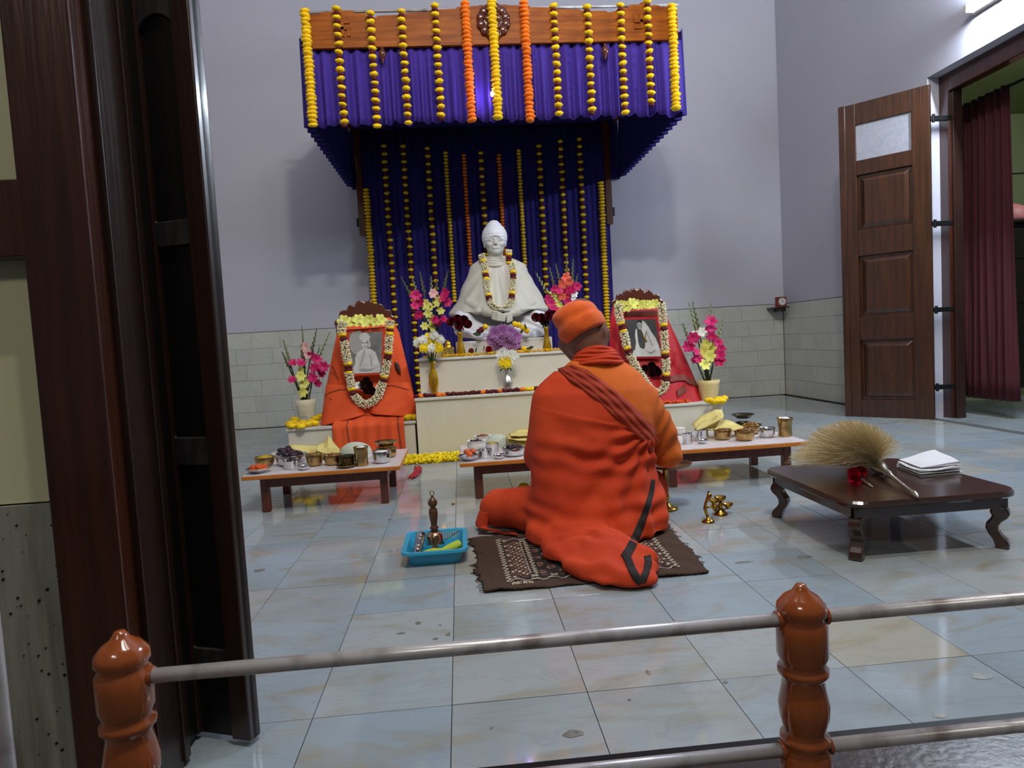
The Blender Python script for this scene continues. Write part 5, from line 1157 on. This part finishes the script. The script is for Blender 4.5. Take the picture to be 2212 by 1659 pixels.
# ================================================================ RAILING
RY=1.0
t=thing('railing','orange-brown turned wooden posts joined by dull grey pipes in the foreground','railing',(0,RY,-.38))
PP=[(.001,.0),(.007,-.001),(.010,-.006),(.014,-.012),(.026,-.020),(.036,-.032),(.038,-.044),(.033,-.052),(.034,-.056),(.038,-.062),(.0385,-.082),(.0385,-.112),(.034,-.124),(.032,-.128),(.038,-.134),(.0385,-.141),(.034,-.147),(.031,-.152),(.034,-.170),(.0385,-.192),(.037,-.212),(.032,-.232),(.030,-.238),(.037,-.244),(.038,-.252),(.033,-.258),(.034,-.263),(.038,-.272),(.0385,-.33),(.0385,-.46),(.030,-.48),(.038,-.52),(.0385,-.78)]
posts=[]
for px,py in ((258,1361),(1729,1260)):
    p=at(px,py,RY); z0=p.z; posts.append(p)
    mk('post',G().lathe([(r,z) for r,z in PP if z0+z>-.385][::-1],40,Matrix.Translation(p)),M_post,t,smooth=True)
px2=posts[1].x+(posts[1].x-posts[0].x); pz=lambda x:posts[1].z
rz=at(1000,1405,RY).z; rz2=at(1500,1640,RY).z
rl=at(345,1446,RY).z; rr_=at(1660,1352,RY).z; rz=(rl+rr_)/2
for z in (rz,rz2):
    mk('pipe',G().tube([(posts[0].x,RY,z),(posts[1].x,RY,z)],.0108,18),M_pipe,t,smooth=True)
    mk('pipe',G().tube([(posts[1].x,RY,z),(2.0,RY,z)],.0108,18),M_pipe,t,smooth=True)
    mk('pipe_flange',G().lathe([(.014,-.003),(.014,.003)],18,Matrix.Translation((posts[1].x+.038,RY,z))@Matrix.Rotation(PI/2,4,'Y')),M_post,t,smooth=False)
    mk('pipe_flange',G().lathe([(.014,-.003),(.014,.003)],18,Matrix.Translation((posts[1].x-.038,RY,z))@Matrix.Rotation(PI/2,4,'Y')),M_post,t,smooth=False)
    mk('pipe_flange',G().lathe([(.014,-.003),(.014,.003)],18,Matrix.Translation((posts[0].x+.038,RY,z))@Matrix.Rotation(PI/2,4,'Y')),M_post,t,smooth=False)
pA,pB=at(2,1000,.8),at(16,1659,.8)
tag(mk('standing_pole',G().tube([(pB.x,.8,-.379),(pB.x,.8,pA.z-.01),(pB.x,.8,pA.z)],[.009,.009,.005],14),M_pipe,smooth=True),'grey-mauve pole standing at the lower left edge','pole')
# ================================================================ SEATED STATUE
def A_(px,py,Y): return np.array(at(px,py,Y))
def loftsdf(P,zs,xl,xr,yc,b,k=.02):
    o=np.argsort(zs); zs,xl,xr,yc,b=[np.array(q_,float)[o] for q_ in (zs,xl,xr,yc,b)]
    z=P[2]; c=np.interp(z,zs,(xl+xr)/2); a=np.interp(z,zs,(xr-xl)/2); y=np.interp(z,zs,yc); bb=np.interp(z,zs,b)
    d=(np.sqrt(((P[0]-c)/a)**2+((P[1]-y)/bb)**2)-1)*np.minimum(a,bb)*.85
    return smax(smax(d,z-zs[-1],k),zs[0]-z,k)
def bvh_of(V,F): return BVHTree.FromPolygons([tuple(v) for v in V],[tuple(int(i) for i in q) for q in F])
def hit(bv,px,py,off=.0,near=2.6):
    d=ray(px,py).normalized(); r=bv.ray_cast(EYE,d)
    if r[0] is None: return bv.find_nearest(EYE+d*near)[0]
    return r[0]-d*off
ST=thing('seated_statue','white marble statue of a seated cloaked figure in a round cap on the altar','statue',(AX-.02,5.6,AZ2+.002))
bz=A_(1075,737,5.45)[2]
x0_,x1_=at(985,750,5.36).x,at(1192,745,5.36).x
mk('base_block',G().box(x0_,x1_,5.33,6.05,AZ2+.001,bz+.012),M_slab,ST,bevel=.006)
Lp=[(1052,552),(1030,562),(1016,573),(1007,595),(995,624),(985,648),(970,680)]; Rp=[(1085,552),(1112,562),(1134,573),(1146,600),(1158,624),(1172,653),(1182,674)]
zs=[(A_(*a,5.62)[2]+A_(*b,5.62)[2])/2 for a,b in zip(Lp,Rp)]; xl=[A_(*a,5.62)[0] for a in Lp]; xr=[A_(*b,5.62)[0] for b in Rp]
yc=[5.63,5.63,5.63,5.63,5.62,5.60,5.57]; bb=[.07,.10,.13,.17,.20,.235,.26]
def sn(x,y,z,s=1): return np.sin(x*23*s+1.3*np.sin(z*17*s))+.6*np.sin(y*31*s+z*11*s)+.4*np.sin(x*57*s-z*29*s)
def cloak(P): return loftsdf(P,zs,xl,xr,yc,bb,.02)
def cdisp(V):
    x,y,z=V.T; cx=A_(1075,600,5.6)[0]; t=np.clip((zs[0]-z)/(zs[0]-zs[-1]),0,1)
    an=np.arctan2(x-cx,(zs[0]+.02-z)); side=np.clip(np.abs(an)*2.2,0,1)
    return .011*t*side*np.sin(an*19+2*np.sin(z*8))+.004*t*np.sin(an*37+z*9)-.012*np.exp(-((x-cx)/.05)**2)*t
co,cV,cF=surf('cloak',cloak,(-.15,5.25,zs[-1]-.03),(.80,5.95,zs[0]+.03),.009,M_scarf,ST,cdisp,it=2)
S3=lambda px,py,Y:A_(px,py,Y)
def lap(P):
    d=chain(P,[(S3(1060,715,5.72),.16),(S3(1003,694,5.46),.092)],.05)
    d=smin(d,chain(P,[(S3(1100,715,5.72),.16),(S3(1160,694,5.46),.092)],.05),.05)
    d=smin(d,chain(P,[(S3(1000,712,5.44),.07),(S3(1080,722,5.38),.06),(S3(1160,712,5.44),.07)],.04),.05)
    d=smin(d,cap(P,S3(1010,722,5.36),S3(1062,735,5.33),.03,.02),.03)
    d=smin(d,cap(P,S3(1150,722,5.36),S3(1110,735,5.33),.03,.02),.03)
    return smax(d,bz+.010-P[2],.006)
lo_,lV,lF=surf('dhoti',lap,(-.20,5.2,bz-.01),(.82,5.95,bz+.36),.009,M_silk,ST,lambda V:.004*np.sin(V[:,0]*60+9*np.sin(V[:,2]*14))+.003*np.sin(V[:,0]*31+V[:,2]*50),it=2)
def shands(P):
    d=chain(P,[(S3(1015,655,5.46),.048),(S3(1050,672,5.36),.038),(S3(1070,680,5.31),.030)],.02)
    d=smin(d,chain(P,[(S3(1148,655,5.46),.048),(S3(1115,672,5.36),.038),(S3(1096,680,5.31),.030)],.02),.01)
    d=smin(d,ell(P,S3(1073,681,5.30),(.045,.03,.030)),.008); d=smin(d,ell(P,S3(1094,683,5.29),(.042,.028,.028)),.006)
    for i in range(4):
        d=smin(d,chain(P,[(S3(1064,673+i*5,5.275),.0105),(S3(1076,676+i*5,5.262),.0105),(S3(1089,681+i*4,5.262),.0095)],.004),.003)
        d=smin(d,chain(P,[(S3(1105,676+i*5,5.285),.010),(S3(1096,682+i*4.5,5.262),.0095)],.004),.003)
    d=smin(d,cap(P,S3(1078,668,5.275),S3(1090,669,5.27),.010,.009),.003); d=smin(d,cap(P,S3(1100,669,5.28),S3(1091,671,5.272),.010,.009),.003)
    return d
surf('clasped_hands',shands,(.02,5.2,S3(1080,705,5.3)[2]),(.65,5.55,S3(1080,635,5.4)[2]),.0045,M_scarf,ST,it=1)
# scarf collar
q=G(); nc=Vector(A_(1069,566,5.60))
for k in range(4):
    r=.068+.010*k; zz_=nc.z+.030-.019*k
    q.tube([Vector((nc.x+r*1.02*math.cos(a),nc.y-.004*k+r*.95*math.sin(a),zz_-.010*math.sin(-a)*(1 if a>PI else .2)+.004*math.sin(3*a+k))) for a in [2*PI*j/28 for j in range(29)]],.019,8,cap=False,flat=.8)
mk('scarf',q,M_scarf,ST,smooth=True)
hc_=A_(1069,524,5.57)
def shead(P):
    c=hc_; X,Y,Z=P
    d=ell(P,c+[0,.01,.012],(.082,.098,.105)); d=smin(d,ell(P,c+[0,-.022,-.055],(.062,.062,.055)),.03)
    d=smin(d,ell(P,c+[0,-.064,-.082],(.026,.022,.020)),.015)
    d=smin(d,cap(P,c+[0,.01,-.04],c+[0,.03,-.16],.055,.065),.02)
    m=lambda q:smin  # noqa
    for s in (-1,1):
        d=smin(d,ell(P,c+[s*.046,-.058,-.022],(.024,.024,.022)),.015)      # cheeks
        d=smin(d,cap(P,c+[s*.012,-.084,.024],c+[s*.050,-.070,.022],.009,.007),.008)  # brows
        d=smax(d,-ell(P,c+[s*.031,-.096,.006],(.020,.014,.010)),.008)         # sockets
        d=smin(d,ell(P,c+[s*.031,-.076,.005],(.0155,.012,.0085)),.003)        # lids
        d=smin(d,ell(P,c+[s*.083,.01,-.006],(.011,.020,.032),(0,0,s*.35)),.008)
        d=smin(d,ell(P,c+[s*.012,-.096,-.020],(.008,.009,.007)),.005)
    d=smin(d,chain(P,[(c+[0,-.086,.018],.007),(c+[0,-.102,-.012],.0105),(c+[0,-.104,-.020],.010)],.004),.007)
    d=smin(d,cap(P,c+[-.020,-.086,-.036],c+[.020,-.086,-.036],.0065),.008)
    d=smin(d,cap(P,c+[-.018,-.084,-.052],c+[.018,-.084,-.052],.0085),.005)
    d=smax(d,-cap(P,c+[-.024,-.096,-.0445],c+[.024,-.096,-.0445],.0035),.003)
    return d
surf('head',shead,tuple(hc_+[-.12,-.13,-.17]),tuple(hc_+[.12,.13,.14]),.0034,M_stat,ST,it=1)
def scap(P):
    c=hc_; d=ell(P,c+[0,.012,.045],(.104,.115,.112)); d=smin(d,ell(P,c+[0,.015,.145],(.042,.045,.034)),.04)
    line=c[2]+.030-.115*np.abs((P[0]-c[0])/.10)**2.1*(P[1]<c[1]+.0)-(P[1]-c[1]+.08)*.45
    d=smax(d,line-P[2],.010); return d
surf('cap',scap,tuple(hc_+[-.13,-.13,-.14]),tuple(hc_+[.13,.15,.20]),.0045,M_silk,ST,lambda V:.0012*np.sin(V[:,2]*240),it=2)
sbv=bvh_of(cV,cF)
def spath(pts,off): return [hit(sbv,x/4.1475+850,y/4.1475+460,off,5.5) for x,y in pts]
gp=spath([(800,400),(812,430),(820,480),(826,540),(832,600),(838,660),(846,710),(858,770),(878,815)],.022)
g2=spath([(1052,395),(1060,430),(1068,480),(1072,540),(1074,600),(1070,650),(1066,700),(1058,760),(1048,810)],.022)
gp=[at(785/4.1475+850,372/4.1475+460,gp[0].y-.01)]+gp; g2=[at(1035/4.1475+850,335/4.1475+460,g2[0].y-.01)]+g2
yb0=min(gp[-1].y,g2[-1].y); bot=[at(1068,663,yb0-.02),at(1080,668,yb0-.03),at(1093,665,yb0-.02)]
g2[0].z=max(g2[0].z,g2[1].z+.02)
jasmine('cream, yellow and maroon garland round the neck of the statue','statue garland',gp+bot+g2[::-1],[(.03,'w'),(.05,'y'),(.08,'m'),(.175,'w'),(.19,'y'),(.22,'m'),(.235,'y'),(.345,'w'),(.36,'y'),(.39,'m'),(.60,'w'),(.635,'m'),(.655,'y'),(.745,'w'),(.79,'m'),(.81,'y'),(.915,'w'),(.93,'y'),(.965,'m'),(.985,'y'),(1,'w')],.030,tuple(gp[0]))
# ================================================================ MONK SEEN FROM BEHIND
MK=thing('person','person sitting cross-legged with back turned, in orange robes and orange cap','person',(.50,2.62,.012))
Lp=[(1246,772),(1222,790),(1186,818),(1162,850),(1152,895),(1150,930),(1149,980),(1150,1030),(1146,1080),(1134,1130),(1124,1190)]
Rp=[(1330,768),(1358,786),(1392,812),(1410,845),(1418,900),(1416,960),(1410,1020),(1412,1080),(1424,1130),(1436,1180),(1438,1200)]
YC=[2.73,2.73,2.72,2.71,2.70,2.69,2.68,2.67,2.66,2.65,2.65]; BB=[.07,.085,.105,.13,.15,.15,.145,.15,.165,.19,.20]
mz=[(A_(*a,2.6)[2]+A_(*b,2.6)[2])/2 for a,b in zip(Lp,Rp)]; mxl=[A_(*a,2.68)[0] for a in Lp]; mxr=[A_(*b,2.68)[0] for b in Rp]
mz[-1]=max(.012,min(mz[-1],mz[-2]-.05))
def torso(P,g=0.): return loftsdf(P,mz,[v+g for v in mxl],[v-g for v in mxr],YC,[v-g for v in BB],.03)
LS,LE,LH=A_(1190,868,2.72),A_(1166,985,2.76),A_(1240,960,2.98)
RSs,RE,RH=A_(1390,868,2.72),A_(1442,978,2.80),A_(1398,950,3.02)
LK,RK=A_(1078,1112,2.88),A_(1398,1112,2.98); LK[2]=.088; RK[2]=.10
def legs(P,g=0.):
    hl,hr=A_(1225,1130,2.68),A_(1360,1130,2.68); hl[2]=hr[2]=.105
    d=cap(P,hl,LK,.102-g,.074-g); d=smin(d,cap(P,hr,RK,.13-g,.088-g),.05)
    d=smin(d,cap(P,LK+[.02,.02,-.03],np.array([.47,2.98,.075]),.072-g,.055-g),.04)
    d=smin(d,cap(P,RK+[-.02,.02,-.03],np.array([.52,3.03,.075]),.072-g,.055-g),.04); return d
def larm(P,g=0): return chain(P,[(LS,.062-g),(LE,.056-g),(LH,.046-g)],.02)
def rarm(P,g=0): return chain(P,[(RSs,.066-g),((RSs+RE)/2+[.012,0,0],.062-g),(RE,.058-g),(RH,.048-g)],.03)
def tail(P,g=0):
    w=[np.array(fl(x,y,.05)) for x,y in ((1222,1145),(1248,1178),(1290,1206),(1330,1220),(1360,1224),(1378,1216))]; rs=(.12,.115,.10,.092,.080,.05)
    w=[a*[1,1,0]+[0,0,.014+.018*(1-i/6)] for i,a in enumerate(w)]; d=chain(P,[(a,r-g) for a,r in zip(w,rs)],.05,flat=2.3)
    u=[np.array(fl(x,y,.05))*[1,1,0]+[0,0,.03] for x,y in ((1300,1180),(1340,1195),(1362,1198))]; return smin(d,chain(P,[(u[0],.13-g),(u[1],.11-g),(u[2],.07-g)],.05,flat=1.9),.05)
def floorclip(d,P,z=.0175): return smax(d,z-P[2],.004)
# --- body: one continuous surface with head, face, arms, hands, legs and feet
HC=A_(1262,708,2.775); Rh=Euler((-.42,-.16,-.45)); RhM=np.array(Rh.to_matrix())
def hp(x,y,z): return HC+RhM@np.array([-x,y,z])   # head frame: +y is the face direction
def handf(P,wr,d_,up,s):
    d_=d_/np.linalg.norm(d_); up=up/np.linalg.norm(up); sd=np.cross(d_,up); sd/=np.linalg.norm(sd)
    o=cap(P,wr,wr+d_*.075,.028,.030); o=smax(o,np.abs(sum((P[i]-wr[i])*up[i] for i in range(3)))-.016,.006)
    for i,(l,a) in enumerate(((.040,-.030),(.047,-.011),(.044,.009),(.034,.028))):
        b0=wr+d_*.080+sd*a*s; m1=b0+d_*l*.6-up*.006; e=m1+d_*l*.45-up*.022
        o=smin(o,chain(P,[(b0-d_*.02,.0095),(m1,.0088),(e,.0075)],.003),.004)
    t0=wr+d_*.02-sd*s*.026; t1=t0+d_*.030-sd*s*.022; t2=t1+d_*.028-sd*s*.004-up*.010
    return smin(o,chain(P,[(t0,.012),(t1,.011),(t2,.009)],.004),.008)
def body(P):
    d=torso(P,.034); d=smin(d,larm(P,.022),.03); d=smin(d,rarm(P,.022),.03); d=smin(d,legs(P,.035),.04)
    d=smin(d,cap(P,A_(1288,800,2.735),A_(1272,738,2.765),.070,.066),.03); d=smin(d,ell(P,A_(1266,738,2.77),(.086,.085,.048),(0,-.25,0)),.03)
    eR=A_(1311,720,2.765); ear=smax(ell(P,eR,(.013,.024,.036),(0,-.2,0)),-ell(P,eR+[.012,.004,.0],(.010,.012,.022)),.005); d=smin(d,ear,.006); d=smin(d,cap(P,A_(1226,742,2.82),A_(1243,768,2.82),.040,.030),.03)
    h=ell(P,hp(0,-.012,.015),(.078,.098,.105),(Rh.x,Rh.y,Rh.z)); h=smin(h,ell(P,hp(0,.042,-.060),(.052,.052,.050),(Rh.x,Rh.y,Rh.z)),.04)
    h=smin(h,chain(P,[(hp(0,.085,.01),.008),(hp(0,.108,-.022),.012)],.004),.010)
    h=smin(h,cap(P,hp(-.02,.088,-.050),hp(.02,.088,-.050),.008),.008); h=smin(h,ell(P,hp(0,.078,-.088),(.024,.02,.02)),.02)
    for s in (-1,1):
        h=smin(h,cap(P,hp(s*.012,.088,.026),hp(s*.046,.076,.026),.009,.007),.010)
        h=smin(h,ell(P,hp(s*.030,.082,.006),(.014,.012,.009)),.006)
        e=ell(P,hp(s*.083,-.010,-.022),(.012,.024,.036),(Rh.x,Rh.y,Rh.z)); e=smax(e,-ell(P,hp(s*.094,-.004,-.020),(.010,.012,.020)),.005); h=smin(h,e,.006)
    d=smin(d,h,.022)
    d=smin(d,handf(P,LH+[.02,.02,0],np.array([.6,.7,.1]),np.array([0,-.2,1.]),1),.008)
    d=smin(d,handf(P,RH+[-.01,.03,0],np.array([-.5,.8,.1]),np.array([0,-.2,1.]),-1),.008)
    f=np.array(fl(1160,1150,.03)); d=smin(d,chain(P,[(np.array([.30,2.78,.06]),.035),(f+[.05,.06,.0],.026),(f+[.02,.015,-.003],.024),(f+[-.015,-.005,-.008],.017)],.01),.01)
    for i in range(5): d=smin(d,cap(P,f+[-.020+.0*i,-.012+.009*i,-.010],f+[-.036+.002*i,-.016+.010*i,-.012],.0085-.0007*i,.0068-.0005*i),.003)
    return floorclip(d,P)
bo,bV,bF=surf('body',body,(-.05,2.38,.0),(.98,3.22,.99),.0068,M_skin,MK,it=1)
def below(P,off=0.):
    a=A_(1203,797,2.6); b=A_(1422,932,2.6); n=np.array([-(b[2]-a[2]),b[0]-a[0]]); n/=np.linalg.norm(n); n=-n if n[1]<0 else n
    return (P[0]-a[0])*n[0]+(P[2]-a[2])*n[1]+off
def nz(x,y): return np.sin(x*13+2.1*np.sin(y*9+1))+.7*np.sin(y*21+1.7*np.sin(x*17))+.5*np.sin(x*37-y*23)
CPx=A_(1418,935,2.5)
def folds(V):
    x,y,z=V.T; dx=CPx[0]-x; dz=CPx[2]-z; an=np.arctan2(dz,dx+1e-6); r=np.hypot(dx,dz)
    back=np.clip((2.72-y)/.1,0,1)
    fan=np.sin(an*15+1.2*nz(x,z)*.35)*np.clip(1-r/.50,0,1)**.8*np.clip(r/.05,0,1)*(an>-.25)*.0085
    s=z-.30*(x-.42)**2+.14*(x-.42)
    m=np.exp(-((z-.33)/.085)**2)+.75*np.exp(-((z-.12)/.08)**2)
    cat=np.sin(s*88+.9*nz(x*1.1,z*.6))*m*.0065*np.clip(.6+.5*np.sin(x*9+z*7),.35,1)
    low=np.clip((.20-z)/.09,0,1)*(.0055*np.sin((x*.8+y*1.2)*46+1.4*nz(x,y)))
    return back*(1.15*fan+1.4*cat)+1.3*low+.0016*nz(x*2.2,z*1.7)+.0022*nz(x*.8+3,z*.5)
# --- light orange shirt: upper back and right sleeve
def shirt(P):
    d=smax(torso(P,.006),mz[6]-P[2],.02); return smin(d,rarm(P,.0),.035)
def shfold(V):
    x,y,z=V.T; arm=np.clip((x-A_(1412,900,2.7)[0])/.03,0,1); return arm*.004*np.sin(z*70+6*np.sin(x*20))+.0015*nz(x*2,z*2)
surf('shirt',shirt,(.15,2.45,mz[6]-.16),(1.0,3.15,mz[0]+.03),.007,M_shirt,MK,shfold,it=2)
# --- red-orange shawl and lower robe
def robe(P):
    d=smin(torso(P,-.008),larm(P,-.006),.03); d=smin(d,legs(P,-.004),.05); d=smin(d,tail(P),.06); return d
def shawl(P): return floorclip(smax(robe(P),below(P),.006),P,.0165)
so,sV,sF=surf('shawl',shawl,(-.08,1.88,.0),(.95,3.16,.80),.0075,M_shawl,MK,folds,it=2)
RB=bvh_of(sV,sF)
shV,shF=nets(lambda P:smin(torso(P,.002),torso(P,-.006),.001),(.15,2.45,.25),(.95,3.0,.80),.012); UB=bvh_of(shV,shF)
def pl2(A,s):
    k=s*(len(A)-1); i=min(int(k),len(A)-2); f=k-i; return A[i][0]*(1-f)+A[i+1][0]*f,A[i][1]*(1-f)+A[i+1][1]*f
up_=[(1236,788),(1268,800),(1300,822),(1332,846),(1362,872),(1390,900),(1416,926)]; dn_=[(1204,797),(1232,822),(1268,848),(1300,874),(1336,908),(1372,944),(1412,985)]
def gath(s,v):
    a=pl2(up_,s); b=pl2(dn_,s); px=a[0]*(1-v)+b[0]*v; py=a[1]*(1-v)+b[1]*v
    rd=abs(math.sin(v*PI*3.4+.8*math.sin(s*5)))*.008+.003*math.sin(s*30+v*9)
    return hit(UB,px,py,.008+rd-.012*(abs(2*v-1)**6))
mk('gathered_fold',G().grid(gath,60,26),M_band,MK,smooth=True,thick=.004)
def ribbon(name,pts,w,m,off=.004,n=50,bv=None,taper=None):
    bv=bv or RB
    def fn(s,v):
        x,y=pl2(pts,s); x2,y2=pl2(pts,min(1,s+.02)); x1,y1=pl2(pts,max(0,s-.02)); dx,dy=x2-x1,y2-y1; l=math.hypot(dx,dy)+1e-6
        ww=w*(1 if taper is None else taper(s)); return hit(bv,x+(-dy/l)*(v-.5)*ww,y+(dx/l)*(v-.5)*ww,off)
    return mk(name,G().grid(fn,n,4),m,MK,smooth=True,thick=.002)
ribbon('black_border',[(1411,1036),(1408,1062),(1400,1090),(1390,1118),(1378,1150),(1364,1180),(1350,1205)],16,M_blackb,taper=lambda s:.5+.8*s)
ribbon('black_border',[(1350,1196),(1358,1212),(1364,1228),(1374,1246),(1386,1260)],17,M_blackb)
ribbon('black_border',[(1398,1200),(1401,1214),(1397,1232),(1390,1250),(1386,1258)],15,M_blackb)
# neck scarf rolls
q=G(); ncc=Vector(A_(1284,770,2.742))
for k in range(5):
    rx=.066+.008*k; ry=.064+.008*k; zz_=ncc.z+.026-.0135*k
    q.tube([Vector((ncc.x+.002*k+rx*math.cos(a),ncc.y+ry*math.sin(a)-.002*k,zz_-.012*math.cos(a)*0+.012*(1 if math.sin(a)<0 else 0)*math.sin(a)*-.6+.003*math.sin(3*a+k*1.7)-.02*max(0,math.sin(a)))) for a in [2*PI*j/36 for j in range(37)]],.0115+.001*(k%2),8,cap=False,flat=.85)
mk('neck_scarf',q,M_shawl,MK,smooth=True)
# knitted cap with a folded brim
def rimd(P):
    a=A_(1202,752,2.70); b=A_(1310,694,2.70); n=np.array([-(b[2]-a[2]),0,b[0]-a[0]]); n/=np.linalg.norm(n); n=n+[0,.28,0]; n/=np.linalg.norm(n); m=(a+b)/2
    return sum((P[i]-m[i])*n[i] for i in range(3))
CC=A_(1254,700,2.77)
def capf(P):
    rd=rimd(P); brim=ell(P,CC+[0,0,-.004],(.101,.114,.100),(0,-.3,0)); brim=smax(brim,rd-.062,.012)
    top=ell(P,CC+[-.008,.004,.012],(.092,.105,.088),(0,-.3,0)); top=smin(top,ell(P,A_(1228,686,2.76),(.058,.075,.044),(0,-.4,0)),.03)
    return smax(smin(brim,top,.008),-rd,.006)
def capd(V):
    rd=rimd([V[:,0],V[:,1],V[:,2]]); 
    return .0045*np.clip((rd-.05)/.03,0,1)*np.sin(rd*75+9*(V[:,0]-CC[0])*1.5)+.0012*nz(V[:,0]*3,V[:,2]*3)
surf('cap',capf,tuple(CC-.16),tuple(CC+.17),.005,M_cap,MK,capd,it=1)
# loose cloth around the left knee
oc=[(1165,1062),(1120,1064),(1085,1070),(1058,1088),(1036,1104),(1028,1128),(1031,1152),(1046,1168),(1080,1178),(1118,1186)]
ic=[(1165,1085),(1125,1092),(1095,1096),(1072,1104),(1058,1116),(1052,1134),(1056,1150),(1070,1160),(1094,1170),(1120,1180)]
oy=[2.80,2.78,2.80,2.84,2.86,2.86,2.84,2.80,2.74,2.70]; iy=[2.72,2.74,2.77,2.80,2.82,2.82,2.80,2.77,2.72,2.68]
def lk(s,v):
    k=s*9; i=min(int(k),8); f=k-i; a=at(*oc[i],oy[i]).lerp(at(*oc[i+1],oy[i+1]),f); b=at(*ic[i],iy[i]).lerp(at(*ic[i+1],iy[i+1]),f)
    p=a.lerp(b,v)+Vector((0,-.016*math.sin(PI*v),.004*math.sin(s*30)*v)); p.z=max(p.z,.020); return p
mk('loose_knee_cloth',G().grid(lk,50,8),M_shawl,MK,smooth=True,thick=.005)
def lk2(s,v):
    x,y=pl2([(1034,1160),(1060,1170),(1095,1180),(1125,1186)],s); p=at(x,y+8*v,2.78-.05*s); p.z=max(p.z,.018); p.y+=.04*(1-v); return p
mk('black_border',G().grid(lk2,24,3),M_blackb,MK,smooth=True,thick=.003)
